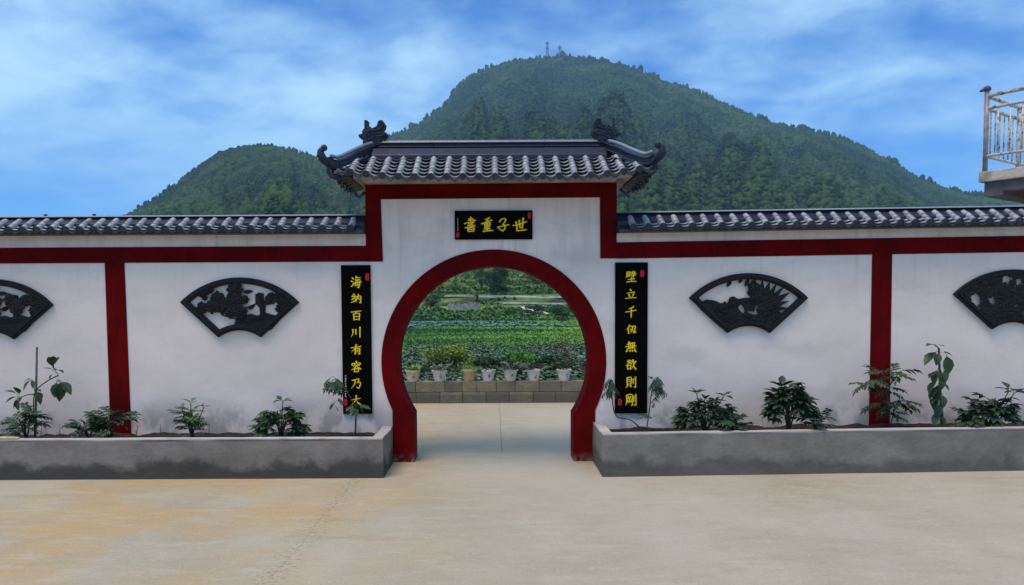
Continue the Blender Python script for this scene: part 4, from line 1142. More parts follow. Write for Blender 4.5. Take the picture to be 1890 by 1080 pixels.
        for (X, Y_, X2, Y2) in ((300, 560, 560, 560), (560, 560, 900, 640), (700, 640, 920, 700), (1000, 560, 1200, 480), (1440, 450, 1560, 420)):
            a_, c_ = T(*Z([(X, Y_)])[0]), T(*Z([(X2, Y2)])[0]); b.tube([(a_[0], yb0, a_[1]), (c_[0], yb0, c_[1])], .009, 6)
    elif style == 1:
        low = [(150, 510), (230, 530), (340, 480), (480, 500), (560, 540), (640, 560), (680, 450), (735, 430), (800, 470), (930, 450), (1010, 480), (1060, 560), (1030, 660), (900, 640), (880, 590), (840, 540),
               (800, 600), (860, 680), (1060, 700), (1330, 690), (1400, 700), (1520, 690), (1430, 780), (1300, 900), (1240, 930), (1120, 860), (940, 830), (760, 860), (640, 930), (560, 900), (400, 760), (270, 640)]
        poly(Z(low))
        for k in range(11):
            a = R(-118 + 14.5 * k); x0_, y0_ = Z([(1150, 620)])[0]; r_ = 60 if k not in (3, 7, 9) else 52
            x1_, y1_ = x0_ + r_ * math.cos(a), y0_ + r_ * math.sin(a)
            while not in_fan(x1_, y1_, 9) and r_ > 20: r_ -= 2; x1_, y1_ = x0_ + r_ * math.cos(a), y0_ + r_ * math.sin(a)
            leafp(x0_, y0_, x1_, y1_, 5.2 if k % 3 else 6.8)
        for X, Y_, r in ((1180, 620, 120), (1050, 460, 100), (1150, 450, 120), (980, 380, 60), (1250, 540, 110), (1070, 330, 90), (1150, 380, 80), (600, 600, 90), (500, 600, 70), (720, 520, 80), (900, 760, 120), (1100, 780, 100), (700, 740, 100), (520, 740, 80), (1350, 760, 70)):
            flower(X / 7.875 - 121, Y_ / 7.875 - 12, r / 7.875)
        for X, Y_, X2, Y2 in ((700, 200, 640, 300), (850, 170, 820, 245), (960, 180, 900, 290), (1040, 200, 990, 280), (1060, 260, 960, 380), (560, 560, 340, 480)):
            leafp(*Z([(X, Y_)])[0], *Z([(X2, Y2)])[0], 3.6)
    if style == 3:      # nearly closed relief: overlapping blossoms and leaves round a few small openings
        holes = ((-70, 55, 8), (-41, 57, 5), (-15, 16, 6), (9, 24, 5), (40, 50, 7))
        def free(x, y, m_): return in_fan(x, y, 9) and all(math.hypot(x - hx, y - hy) > hr + m_ for hx, hy, hr in holes)
        for k in range(1300):
            x, y = rr.uniform(-100, 100), rr.uniform(8, 104); r_ = rr.choice((4.5, 5.5, 7))
            if free(x, y, r_ * .55): petal(x, y, r_, r_ * .6, rr.uniform(0, 3.1), .010)
        for x, y, r_ in ((-55, 80, 11), (-28, 40, 11), (-40, 28, 9), (-20, 75, 12), (20, 60, 14), (25, 18, 9), (60, 55, 12), (45, 85, 11)):
            if free(x, y, 3): flower(x, y, r_)
        for k in range(26):
            x, y = rr.uniform(-85, 85), rr.uniform(18, 95); a_ = rr.uniform(0, 6.28)
            if free(x, y, 4) and free(x + 16 * math.cos(a_), y + 16 * math.sin(a_), 4): leafp(x, y, x + 16 * math.cos(a_), y + 16 * math.sin(a_), 3.4)
    obj('carving', b, M['iron'], t)
    for X, Y_ in ((-99, 46), (99, 46), (0, 104)):
        q = T(X, Y_); b = MB(); b.blob((q[0], YFN - .001, q[1]), (.008, .006, .008), sub=1); obj('screw', b, M['screw'], t)
fan(441, 512, 0, 'black fan shaped relief of peonies and a bird, left of the left board')
fan(1383, 504, 1, 'black fan shaped relief with spreading plume leaves right of the right board')
fan(-14, 515, 2, 'black fan shaped relief cut by the left edge of the view', 1.0)
fan(1873, 497, 3, 'nearly closed black fan shaped relief cut by the right edge of the view')

# ------------------------------------------------------------------ plants
def leaflet(b, base, d, up, L_, w_, droop=0.25, fold=0.25):
    """a pointed leaf of 2x4 quads, folded on its midrib"""
    d = Vector(d).normalized(); side = d.cross(Vector(up)); side = side.normalized() if side.length > 1e-3 else Vector((1, 0, 0)); u = side.cross(d).normalized()
    prof = [(0, .06), (.25, .8), (.5, 1.0), (.78, .6), (1.0, .03)]
    vs = []
    for f, ww in prof:
        c = Vector(base) + d * L_ * f - Vector((0, 0, 1)) * droop * L_ * f * f
        vs += [c + side * w_ * ww + u * fold * w_ * ww, c, c - side * w_ * ww + u * fold * w_ * ww]
    fs = []
    for i in range(len(prof) - 1):
        for k in range(2): fs.append((3 * i + k, 3 * i + k + 1, 3 * i + 4 + k, 3 * i + 3 + k))
    b.add(vs, fs)
def compound_mesh(kind, mat, rs):
    """unit compound leaf growing along +X, about 1 m long"""
    b = MB()
    if kind == 'palmate':
        n = rs.choice((5, 6, 7)); b.tube([(0, 0, 0), (.25, 0, .06), (.5, 0, .05)], [.014, .011, .009], 4)
        for k in range(n):
            a = R(-95 + 190 * k / (n - 1)); L_ = .5 * (1 - .35 * abs(k - (n - 1) / 2) / (n / 2)) * rs.uniform(.9, 1.1)
            leaflet(b, (.5, 0, .05), (math.cos(a), math.sin(a), rs.uniform(-.2, .15)), (0, 0, 1), L_, L_ * rs.uniform(.22, .30), .4)
    elif kind == 'pinnate':
        sp = [(0, 0, 0), (.3, 0, .07), (.6, 0, .05), (.85, 0, -.04)]; b.tube(sp, [.014, .011, .008, .005], 4)
        for k in range(4):
            f = .28 + .17 * k; zz = .07 - .12 * max(0, f - .45)
            for s in (-1, 1): leaflet(b, (f, 0, zz), (math.cos(R(50)), s * math.sin(R(50)), rs.uniform(-.1, .15)), (0, 0, 1), .34 * rs.uniform(.85, 1.1), .085, .4)
        leaflet(b, (.82, 0, -.03), (1, 0, -.2), (0, 0, 1), .32, .07, .3)
    elif kind == 'narrow':
        sp = [(0, 0, 0), (.3, 0, .06), (.65, 0, .02)]; b.tube(sp, [.012, .009, .005], 4)
        for k in range(5):
            f = .15 + .13 * k
            for s in (-1, 1): leaflet(b, (f, 0, .05), (math.cos(R(42)), s * math.sin(R(42)), rs.uniform(-.3, .2)), (0, 0, 1), .38 * rs.uniform(.8, 1.1), .052, .45)
        leaflet(b, (.65, 0, .02), (1, 0, -.1), (0, 0, 1), .36, .04, .3)
    elif kind == 'single':
        b.tube([(0, 0, 0), (.2, 0, .03)], [.02, .012], 4); leaflet(b, (.2, 0, .03), (1, 0, -.1), (0, 0, 1), .8, .24, .3, .3)
    me = b.mesh('leaf'); me.materials.append(mat); return me
LR = random.Random(3)
LEAF = {(k, m_): [compound_mesh(k, M[m_], LR) for _ in range(4)] for k in ('palmate', 'pinnate', 'narrow', 'single') for m_ in ('leaf1', 'leaf2', 'leaf3')}
def aim(direction, roll=0.0):
    d = Vector(direction).normalized(); q = Vector((1, 0, 0)).rotation_difference(d)
    m_ = q.to_matrix()
    zx = m_ @ Vector((0, 0, 1))
    # keep the upper face up
    want = (Vector((0, 0, 1)) - d * d.z)
    if want.length > 1e-3:
        want.normalize(); ang = math.atan2(d.dot(zx.cross(want)), zx.dot(want)); m_ = Matrix.Rotation(ang + roll, 3, d) @ m_
    else: m_ = Matrix.Rotation(roll, 3, d) @ m_
    return m_
def leafobj(parent, kind, mat, p, d, size, rs):
    me = rs.choice(LEAF[(kind, mat)]); y0 = p[1] + max(0, Vector(d).normalized().y) * size
    if y0 > YW - .03: d = Vector((d[0], -abs(d[1]) * .5 - .05, d[2]))
    o_ = inst('leaf', me, parent, p, aim(d, rs.uniform(-.4, .4))); o_.scale = (size, size, size); return o_
def new_plant(name, px, py, Y, label, cat='plant', group=None):
    zf = HL - .08 if px < 900 else HR + gz(P(px, 790, Y).x) - .08
    p = P(px, py, Y); return thing(name, (p.x, Y, zf), label, cat, group), Vector((p.x, Y, zf))
def bush(px, Y, label, w_px, h_px, n, kind, mat, size, seed, name='shrub', stemn=5, grp=None, shoots=(), cone=0.0):
    rs = random.Random(seed); t, base = new_plant(name, px, 790, Y, label, 'shrub', grp)
    sx = w_px / F * Y / 2; sz = h_px / F * Y
    b = MB(); tips = []
    for k in range(stemn):
        a = 2 * math.pi * k / stemn + rs.uniform(-.5, .5); rr = rs.uniform(.1, .55)
        tip = base + Vector((math.cos(a) * sx * rr, -abs(math.sin(a)) * .2 * rr, .06 + sz * rs.uniform(.5, .95) * (1 - .4 * rr)))
        b.tube([base, base.lerp(tip, .5) + Vector((0, 0, .02)), tip], [.009, .007, .005], 5); tips.append(tip)
    obj('stem', b, M['stem'], t)
    for k in range(n):
        tip = tips[k % stemn]; f = rs.uniform(.35, 1.0); p = base.lerp(tip, f)
        a = rs.uniform(0, 2 * math.pi); elev = rs.uniform(-.15, .75)
        d = Vector((math.cos(a) * 1.0 + (tip.x - base.x) / max(sx, .01) * .7, math.sin(a) * .55 - .15, elev))
        reach = size * rs.uniform(.75, 1.15) * (1.0 if d.z < .5 else .8)
        if cone: hgt = min(1.0, (p.z - base.z) / sz); p.x = base.x + (p.x - base.x) * (1.25 - cone * hgt) + math.copysign(sx * .35 * (1 - hgt), math.cos(a)); reach *= 1.05 - .25 * hgt
        leafobj(t, kind, mat, p, d, reach, rs)
    for (spx, spy, n_s, s_s) in shoots:       # upright shoots with a whorl at the top
        p = P(spx, spy, Y - .05); b = MB(); b.tube(spline([base + Vector((0, 0, sz * .3)), base.lerp(p, .6) + Vector((0, 0, .02)), p]), .005, 5); obj('stem', b, M['stem'], t)
        for k in range(n_s):
            a = 2 * math.pi * k / n_s + rs.uniform(-.3, .3); leafobj(t, 'single', mat, p, Vector((math.cos(a), math.sin(a) * .5 - .1, rs.uniform(.1, 1.0))), s_s * rs.uniform(.8, 1.2), rs)
    return t, base, sx, sz, rs
# left planter
t, base, sx, sz, rs = bush(48, 7.62, 'low leafy plant at the foot of the stake, far left of the left planter', 70, 50, 26, 'pinnate', 'leaf3', .22, 11)
# staked sapling at px 65
t, base = new_plant('sapling', 64, 790, 7.72, 'tall stake with a large leaved sapling, at the far left of the left planter', 'sapling')
tp = P(66, 641, 7.72); b = MB(); b.tube([base + Vector((0, 0, -.02)), (tp.x, 7.74, tp.z)], [.013, .010], 8); obj('stake', b, M['cane'], t)
def L3(px, py, Y=7.70): return P(px, py, Y)
b = MB(); b.tube(spline([base + Vector((.01, -.02, 0)), L3(62, 750), L3(66, 722), L3(88, 703), L3(108, 693)]), .006, 6); b.tube(spline([L3(64, 728), L3(50, 729), L3(35, 735)]), .005, 6); b.tube(spline([L3(64, 722), L3(60, 705), L3(52, 700)]), .004, 6)
b.tube(spline([L3(108, 693), L3(100, 680), L3(98, 664)]), .004, 6)
obj('stem', b, M['stem'], t)
rs = random.Random(5)
for (px, py, tx, ty, s) in ((98, 682, 92, 657, .2), (98, 680, 103, 656, .2), (98, 684, 82, 676, .16), (98, 684, 116, 681, .16), (98, 690, 90, 697, .15), (97, 676, 97, 655, .2),
                            (106, 701, 98, 730, .2), (108, 701, 112, 735, .23), (110, 702, 130, 720, .2), (106, 704, 103, 722, .18), (108, 700, 120, 729, .2),
                            (60, 700, 40, 716, .18), (58, 698, 44, 702, .15), (60, 700, 62, 712, .13), (35, 732, 10, 738, .2), (35, 732, 20, 752, .2), (36, 732, 30, 712, .16), (38, 733, 36, 738, .14), (34, 730, 14, 718, .16), (33, 733, 30, 754, .16),
                            (64, 722, 78, 731, .11), (64, 728, 76, 740, .13), (65, 720, 74, 718, .1)):
    p = L3(px, py); q = L3(tx, ty, 7.64); d = q - p; leafobj(t, 'single', 'leaf3', p, d, d.length * 1.1, rs)
bush(163, 7.66, 'low arching fern like plant left of the left red post', 80, 34, 22, 'pinnate', 'leaf1', .22, 13, stemn=4)
bush(205, 7.68, 'small dark plant in front of the foot of the left red post', 62, 52, 22, 'pinnate', 'leaf1', .24, 14, stemn=4)
bush(354, 7.62, 'pale green upright shrub below the peony relief', 42, 58, 56, 'pinnate', 'leaf2', .15, 15, stemn=8, shoots=((352, 745, 5, .09), (376, 752, 4, .07), (336, 756, 4, .08)))
bush(518, 7.62, 'dark green broad leaved bush in the middle of the left planter', 100, 56, 70, 'palmate', 'leaf3', .25, 16, stemn=8, shoots=((522, 741, 6, .10),), cone=.4)
# drooping sapling in front of left plaque
def sapling(px_base, Y, stem_px, whorls, label, kind, mat, seed, size):
    t, base = new_plant('sapling', px_base, 790, Y, label, 'sapling'); rs = random.Random(seed); b = MB()
    for path, r in stem_px: b.tube(spline([base if q == 0 else P(q[0], q[1], Y) for q in path]), r, 6)
    obj('stem', b, M['stem'], t)
    for (px, py, n, droop, s) in whorls:
        p = P(px, py, Y)
        for k in range(n):
            a = 2 * math.pi * k / n + rs.uniform(-.4, .4)
            leafobj(t, kind, mat, p + Vector((0, 0, rs.uniform(-.03, .03))), Vector((math.cos(a), math.sin(a) * .6 - .15, droop + rs.uniform(-.25, .25))), s * rs.uniform(.8, 1.15), rs)
    return t
sapling(655, 7.72, [([0, (657, 770), (656, 752)], .010), ([(656, 752), (645, 730), (632, 712), (618, 699)], .006), ([(656, 758), (657, 745), (660, 738)], .005)],
        [(616, 700, 7, -.9, .15), (628, 712, 4, -1.0, .12), (608, 703, 3, -.7, .1), (658, 752, 5, -.4, .15), (622, 735, 2, -1.2, .1), (616, 745, 2, -1.3, .09)], 'thin stemmed drooping sapling in front of the left board', 'pinnate', 'leaf3', 21, .15)
# right planter
sapling(1192, 7.72, [([0, (1198, 762), (1202, 730), (1208, 700)], .006), ([0, (1165, 776), (1138, 768), (1130, 738), (1130, 702)], .006)],
        [(1128, 702, 5, -1.1, .15), (1124, 715, 4, -1.3, .15), (1210, 700, 7, -1.0, .15), (1216, 712, 6, -1.2, .16), (1206, 697, 3, .6, .09), (1190, 768, 5, 0, .10), (1208, 738, 3, -.8, .1)], 'slender sapling spreading out behind and beside the right board', 'narrow', 'leaf1', 22, .15)
bush(1300, 7.60, 'dark spreading bush nearest the right board', 130, 58, 84, 'palmate', 'leaf1', .24, 31, stemn=10, shoots=((1286, 728, 6, .10), (1300, 740, 5, .10), (1335, 732, 6, .11), (1322, 742, 5, .10)), cone=.5)
bush(1350, 7.52, 'low leafy trailing plant between the two dark bushes of the right planter', 80, 26, 26, 'pinnate', 'leaf1', .19, 32, stemn=4)
t, base, sx, sz, rs = bush(1455, 7.60, 'large dark bush of layered leaves in the middle of the right planter', 124, 88, 110, 'palmate', 'leaf1', .25, 33, stemn=11, shoots=((1441, 716, 8, .14), (1432, 728, 6, .14), (1455, 730, 6, .14)), cone=.75)
bush(1505, 7.55, 'low sprawling plant right of the large dark bush', 60, 30, 18, 'pinnate', 'leaf1', .22, 34, stemn=4)
sapling(1642, 7.70, [([0, (1640, 750), (1634, 715), (1630, 690)], .007), ([0, (1650, 760), (1660, 740)], .005), ([(1636, 720), (1655, 695)], .005), ([(1636, 725), (1605, 706)], .005)],
        [(1605, 706, 6, -.2, .20), (1630, 692, 6, .1, .22), (1656, 692, 6, 0, .22), (1640, 720, 5, -.3, .20), (1660, 742, 6, -.3, .22), (1625, 745, 5, -.2, .2), (1645, 765, 5, -.2, .18)], 'open branched plant in front of the right red post', 'pinnate', 'leaf1', 23, .2)
# staked climber px 1738
t, base = new_plant('climber', 1738, 790, 7.70, 'tall stake wrapped by a broad leaved climber, right of the right red post', 'climber')
tp = P(1735, 643, 7.7); b = MB(); b.tube([base + Vector((0, 0, -.02)), (tp.x, 7.72, tp.z)], [.014, .011], 8); obj('stake', b, M['cane'], t)
b = MB(); b.tube(spline([base, P(1740, 760, 7.68), P(1733, 730, 7.68), P(1740, 700, 7.68), P(1732, 670, 7.68), P(1733, 645, 7.68), P(1726, 638, 7.68)]), .006, 6); obj('stem', b, M['stem'], t)
rs = random.Random(8)
for (px, py, tx, ty) in ((1733, 648, 1708, 662), (1733, 648, 1730, 668), (1736, 650, 1757, 652), (1745, 650, 1753, 685), (1728, 640, 1714, 632), (1728, 638, 1742, 636), (1732, 680, 1722, 700), (1734, 700, 1712, 716),
                         (1736, 690, 1742, 715), (1734, 705, 1724, 735), (1738, 706, 1752, 716), (1732, 728, 1722, 752), (1734, 735, 1718, 738), (1736, 742, 1730, 765), (1738, 725, 1744, 748), (1734, 760, 1724, 778), (1736, 765, 1746, 782),
                         (1732, 715, 1716, 728), (1740, 680, 1748, 700), (1730, 690, 1716, 690)):
    p = P(px, py, 7.67); d = P(tx, ty, 7.60) - p; leafobj(t, 'single', 'leaf3', p, d, d.length * 1.15, rs)
bush(1825, 7.60, 'dark bush with arching leaves at the right end of the right planter', 116, 60, 70, 'palmate', 'leaf1', .25, 35, stemn=8, shoots=((1862, 722, 5, .14), (1872, 726, 4, .12)), cone=.5)
bush(1790, 7.55, 'few leafed low plant left of the bush at the right end', 50, 26, 10, 'pinnate', 'leaf1', .2, 36, stemn=3)
# small twigs on the soil
for px, where in ((80, 'beside the stake'), (115, 'just right of the stake'), (255, 'just right of the left red post'), (300, 'left of the pale green shrub'), (390, 'right of the pale green shrub')):
    q = P(px, 795, 7.8); b = MB(); h = random.uniform(.03, .08); b.tube([(q.x, 7.75, HL - .04), (q.x + random.uniform(-.02, .02), 7.76, HL + h)], [.004, .002], 5)
    o = obj('twig', b, M['stem'], None); tag(o, 'thin dry twig in the left planter, ' + where, 'twig', 'dry twigs in the left planter')

# ------------------------------------------------------------------ block wall and pots behind the gate
YB = 12.62
bw = thing('block_wall', (0, YB + .1, 0), 'low two course wall of concrete blocks seen through the round opening', 'wall')
g = NG('weathered_block', 0.9, 0.2)
c = g.mix(g.orand(), (0.16, 0.155, 0.115), (0.30, 0.26, 0.17))
c = g.mix(g.noise(g.pos((1, 1, 1.5)), 5, 6, 0.65, 0.4, 0.65, 0, 0.6), c, (0.13, 0.135, 0.12))
z = g.sepz(); c = g.mix(g.rng(z[2], 0.17, 0.12, 0, 0.55), c, (0.10, 0.10, 0.085))
g.color(c); g.bump(g.noise(g.pos(), 30, 8, 0.7), 0.6, 0.01)
M['block'] = g.m
topj = [-560, -512, -460, -410, -362, -315, -268]  # placeholder to keep joints irregular
def bx(px): return P(px, 725, YB).x
J1 = [740 - 43 * k for k in range(22, 0, -1)] + [767, 821, 853, 879, 916, 951, 995, 1036, 1079] + [1079 + 43 * k for k in range(1, 24)]
J2 = [768 - 43 * k for k in range(23, 0, -1)] + [768, 812, 854, 897, 940, 984, 1026] + [1026 + 43 * k for k in range(1, 25)]
zt0, zt1, zt2 = 0.0, P(920, 723.5, YB).z, P(920, 704, YB).z
for J, za, zb in ((J1, zt1, zt2), (J2, zt0, zt1)):
    for a, c_ in zip(J[:-1], J[1:]):
        xa, xb = bx(a) + .004, bx(c_) - .004; b = MB(); yo = random.uniform(-.006, .006); r = (gz(xa) + gz(xb)) / 2
        b.box(xa, xb, YB + yo, YB + .19, za + .004 + (r if za > 0 else -.02), zb - .003 + r)
        obj('block', b, M['block'], bw, bevel=.006, origin=((xa + xb) / 2, YB + .1, (za + zb) / 2))
b = MB(); b.box(bx(J1[0]), bx(J1[-1]), YB + .012, YB + .178, 0.0, zt2 - .012); obj('mortar', b, simple('mortar', (0.07, 0.065, 0.05), 0.95), bw)

def pot(px, mat, label, foliage, h_px=21, w_px=28.5, marks=True, seed=1):
    rs = random.Random(seed); Y = YB + .10
    p = P(px, 700, Y); zb = zt2 + gz(p.x) - .002; t = thing('flower_pot', (p.x, Y, zb), label, 'potted plant', 'flower pots on the block wall')
    r1 = w_px / F * Y / 2; h = h_px / F * Y; r0 = r1 * .64
    b = MB(); b.lathe((p.x, Y, zb), [(0.001, 0), (r0, 0), (r0 * 1.02, .01), (r1 * .90, h * .86), (r1 * .90, h * .87), (r1, h * .88), (r1, h), (r1 * .90, h), (r1 * .84, h * .88), (0.001, h * .88)], 24)
    obj('pot', b, mat, t, bevel=.002)
    b = MB(); b.lathe((p.x, Y, zb), [(0.001, h * .92), (r1 * .5, h * .915), (r1 * .87, h * .9)], 12); obj('soil', b, M['soil'], t)
    if marks:
        b = MB()
        for k in range(9):
            a0 = R(-90 + rs.uniform(2, 26)) if marks == 1 else R(-90 + rs.choice((-16, 22)) + rs.uniform(-6, 6)); f = rs.uniform(.32, .62); pts = []
            for j in range(3):
                a = a0 + j * rs.uniform(-.07, .09); ff = f + j * rs.uniform(-.06, .07); rad = r0 + (r1 * .9 - r0) * ff / .86 + .0025
                pts.append((p.x + rad * math.cos(a), Y + rad * math.sin(a), zb + h * ff))
            b.tube(pts, .0035, 4)
        obj('painted_mark', b, simple('pot_ink', (0.06, 0.07, 0.08), .6), t)
    top = Vector((p.x, Y, zb + h * .9))
    kind, mat_, n, s, spread, up = foliage
    for k in range(n):
        a = rs.uniform(0, 6.28); q = top + Vector((math.cos(a), math.sin(a), 0)) * r1 * rs.uniform(0, spread)
        o_ = inst('leaf', rs.choice(LEAF[(kind, mat_)]), t, q, aim((math.cos(a), math.sin(a), up * rs.uniform(.3, 1.3)), rs.uniform(-.5, .5))); sz_ = s * rs.uniform(.7, 1.2); o_.scale = (sz_,) * 3
    return t
white = simple('white_plastic_pot', (0.62, 0.60, 0.55), 0.5, 0.08); cream = simple('cream_pot', (0.55, 0.47, 0.33), 0.55, 0.1); tan = simple('tan_pot', (0.42, 0.33, 0.19), 0.6, 0.15); terra = simple('terracotta', (0.20, 0.085, 0.06), 0.75, 0.2)
M['leafy'] = m_leaf('bright_green_leaf', (0.12, 0.24, 0.04), (0.2, 0.34, 0.06)); M['greyleaf'] = m_leaf('grey_green_leaf', (0.075, 0.10, 0.07), (0.13, 0.16, 0.11))
for k in ('palmate', 'pinnate', 'narrow', 'single'):
    for m_ in ('leafy', 'greyleaf'): LEAF[(k, m_)] = [compound_mesh(k, M[m_], LR) for _ in range(3)]
pot(762, cream, 'cream flower pot with a bright green mound, leftmost on the block wall', ('pinnate', 'leafy', 34, .10, .75, 1.6), seed=41)
pot(811, white, 'white flower pot with a grey leaved plant leaning right, second from the left', ('pinnate', 'greyleaf', 16, .17, .7, .9), seed=42)
pot(866, tan, 'tan flower pot with trailing green leaves, third from the left', ('narrow', 'leaf2', 14, .16, .8, .5), seed=43, marks=False)
pot(901, white, 'white flower pot with low dark stubble, right of the tan pot', ('narrow', 'leaf1', 14, .10, .8, .5), seed=44)
pot(942, white, 'white flower pot with a bushy grey leaved plant, fifth from the left', ('pinnate', 'greyleaf', 20, .17, .9, 1.0), seed=45)
pot(985, white, 'white flower pot with a bushy grey leaved plant, sixth from the left', ('pinnate', 'greyleaf', 22, .18, .9, 1.0), seed=46)
pot(1041, white, 'white flower pot with two painted marks and sparse twigs, rightmost white pot', ('narrow', 'leaf3', 8, .14, .6, 1.2), seed=47, marks=2)
pot(1087, terra, 'dark terracotta flower pot at the right edge of the opening', ('narrow', 'leaf3', 10, .14, .8, 1.2), h_px=26, seed=48, marks=False)

# ------------------------------------------------------------------ fields: crops, grass, scrub
def quad_leaf_variants(n_leaf, nvar, L_, w_, elev, rs):
    out_ = []
    for _ in range(nvar):
        V, T_ = [], []
        for k in range(n_leaf):
            a = 6.283 * k / n_leaf + rs.uniform(-.5, .5); e_ = R(rs.uniform(*elev)); d = Vector((math.cos(a) * math.cos(e_), math.sin(a) * math.cos(e_), math.sin(e_)))
            s = d.cross(Vector((0, 0, 1))).normalized(); l = L_ * rs.uniform(.6, 1.15); ww = w_ * rs.uniform(.7, 1.2); mid = d * l * .55
            tip = d * l - Vector((0, 0, l * .28)); o_ = len(V)
            V += [Vector((0, 0, 0)), mid + s * ww, mid - s * ww, tip]; T_ += [(o_, o_ + 1, o_ + 2), (o_ + 2, o_ + 1, o_ + 3)]
        out_.append((np.array([list(v) for v in V]), np.array(T_)))
    return out_
def scatter(name, variants_, pts, sizes, mat, label, tones=None, cat='plants'):
    rs = random.Random(1)
    pl_ = [(rs.randrange(len(variants_)), m4(p, s, rs.uniform(0, 6.28))) for p, s in zip(pts, sizes)]
    me = merge_instances(name, variants_, pl_, mat, False, tones if tones is not None else [rs.random() for _ in pts])
    o_ = bpy.data.objects.new(name, me); COL.objects.link(o_); o_['kind'] = 'stuff'; tag(o_, label, cat); return o_
def tone_mat(name, a, b, rough=.6, spec=.3):
    g = NG(name, rough, spec); at = g.n('ShaderNodeAttribute'); at.attribute_name = 'tone'; g.color(g.mix(at.outputs['Fac'], a, b)); return g.m
rs = random.Random(77)
pts, sz_, tn = [], [], []
for _ in range(27000):
    Y = 13.0 + 16.5 * rs.random() ** 1.0; hw = 3.2 + Y * .17; x = rs.uniform(-hw, hw)
    if Y > 24.5 + .5 * x + 2.5 * nz(x, 0, .4, 2): continue
    pts.append((x, Y, terrain(x, Y) + .02)); sz_.append(rs.uniform(.7, 1.25)); tn.append(rs.random() ** 1.6)
scatter('cabbage_crop', quad_leaf_variants(8, 6, .115, .038, (5, 75), rs), pts, sz_, tone_mat('cabbage_leaf', (0.022, 0.060, 0.026), (0.19, 0.27, 0.18), .8), 'grey green leafy crop growing beyond the block wall', tn, 'crop')
pts, sz_, tn = [], [], []
for _ in range(62000):
    Y = rs.uniform(20, 60); hw = 3 + Y * .17; x = rs.uniform(-hw, hw); k = .5 + .5 * nz(x * .5, Y * 1.1, .3, 2)
    if Y < 24 + .5 * x + 2.5 * nz(x, 0, .4, 2): continue
    if 43 + nz(x, 1, .3, 2) * 3 < Y < 52 and -9 < x < 4.5 - (Y - 43) * .3 and rs.random() < .9: continue
    pts.append((x, Y, terrain(x, Y))); sz_.append(rs.uniform(.35, .75) * (1 + (Y - 28) / 60)); tn.append(min(1, max(0, (k - .5) * 1.2 + .30 + x * .05 + .5 * nz(x * .35, Y, .25, 8) + rs.uniform(-.15, .15))))
scatter('meadow_grass', quad_leaf_variants(6, 5, .24, .035, (25, 80), rs), pts, sz_, tone_mat('meadow_blade', (0.030, 0.115, 0.040), (0.24, 0.46, 0.06), .8), 'bright green grass of the meadow seen through the opening', tn, 'grass')
p2, s2, t2 = [], [], []
for _ in range(9000):
    Y = rs.uniform(42, 53); x = rs.uniform(-10, 5)
    if 43 + nz(x, 1, .3, 2) * 3 < Y < 52 and -9 < x < 4.5 - (Y - 43) * .3: p2.append((x, Y, terrain(x, Y))); s2.append(rs.uniform(1.2, 2.2)); t2.append(min(1, max(0, .5 + nz(x * .3, Y, .5, 1) + rs.uniform(-.3, .3))))
scatter('kale_crop', quad_leaf_variants(7, 5, .16, .06, (10, 70), rs), p2, s2, tone_mat('kale_leaf', (0.06, 0.15, 0.10), (0.13, 0.26, 0.21), .7), 'blue green crop in a long patch across the meadow', t2, 'crop')
def road_depths(pix):      # depth of a road at every 8th column, so that no scrub grows on or right before it
    out_ = []
    for k in range(52):
        px = 720 + 8 * k
        if px < pix[0][0] or px > pix[-1][0]: out_.append(None); continue
        out_.append(hit(px, float(np.interp(px, [q[0] for q in pix], [q[1] for q in pix]))).y)
    return out_
ROAD1 = [(740, 552), (785, 549), (830, 548.5), (880, 548), (940, 548), (1000, 549.5), (1050, 551), (1110, 554)]
ROAD2 = [(928, 561), (960, 561), (1010, 562), (1060, 563), (1110, 564)]; ROAD3 = [(962, 568), (978, 573), (992, 578), (1008, 583)]
ROADY = [road_depths(r_) for r_ in (ROAD1, ROAD2, ROAD3, [(822, 571), (892, 571)])]
pts, sz_, tn = [], [], []
for _ in range(26000):
    Y = rs.uniform(56, 165); hw = 4 + Y * .19; x = rs.uniform(-hw, hw); r_ = riser(x, Y)
    ix = int(round((x / Y * F + CX0 - 720) / 8)); 
    if any(0 <= ix < len(rr_) and rr_[ix] and rr_[ix] - 3.5 < Y < rr_[ix] + 1.5 for rr_ in ROADY): continue
    if r_ < .1 and Y > 66:
        qf = (Y - 56) * .098 / 1.15 + .55 * nz(x, Y * .5, .03, 9)
        if qf - math.floor(qf) < .22: pts.append((x, Y, terrain(x, Y))); sz_.append(rs.uniform(.5, .9)); tn.append(rs.uniform(.8, 1)); continue
    if rs.random() > (.16 + .9 * r_) * (1 if Y < 92 else .6) + (.4 if Y < 66 else 0): continue
    pts.append((x, Y, terrain(x, Y))); sz_.append(rs.uniform(.5, 1.5) if (r_ > .45 or Y < 68) else rs.uniform(.25, .6)); tn.append(rs.random() * .45 if (r_ > .45 or Y < 68) else min(1, .65 + .6 * nz(x * .3, Y, .12, 3) + rs.uniform(-.2, .3)))
scatter('hillside_scrub', quad_leaf_variants(18, 6, .38, .085, (-5, 88), rs), pts, sz_, tone_mat('scrub_leaf', (0.055, 0.13, 0.045), (0.28, 0.45, 0.13), .8), 'low scrub along the terraced hillside', tn, 'scrub')

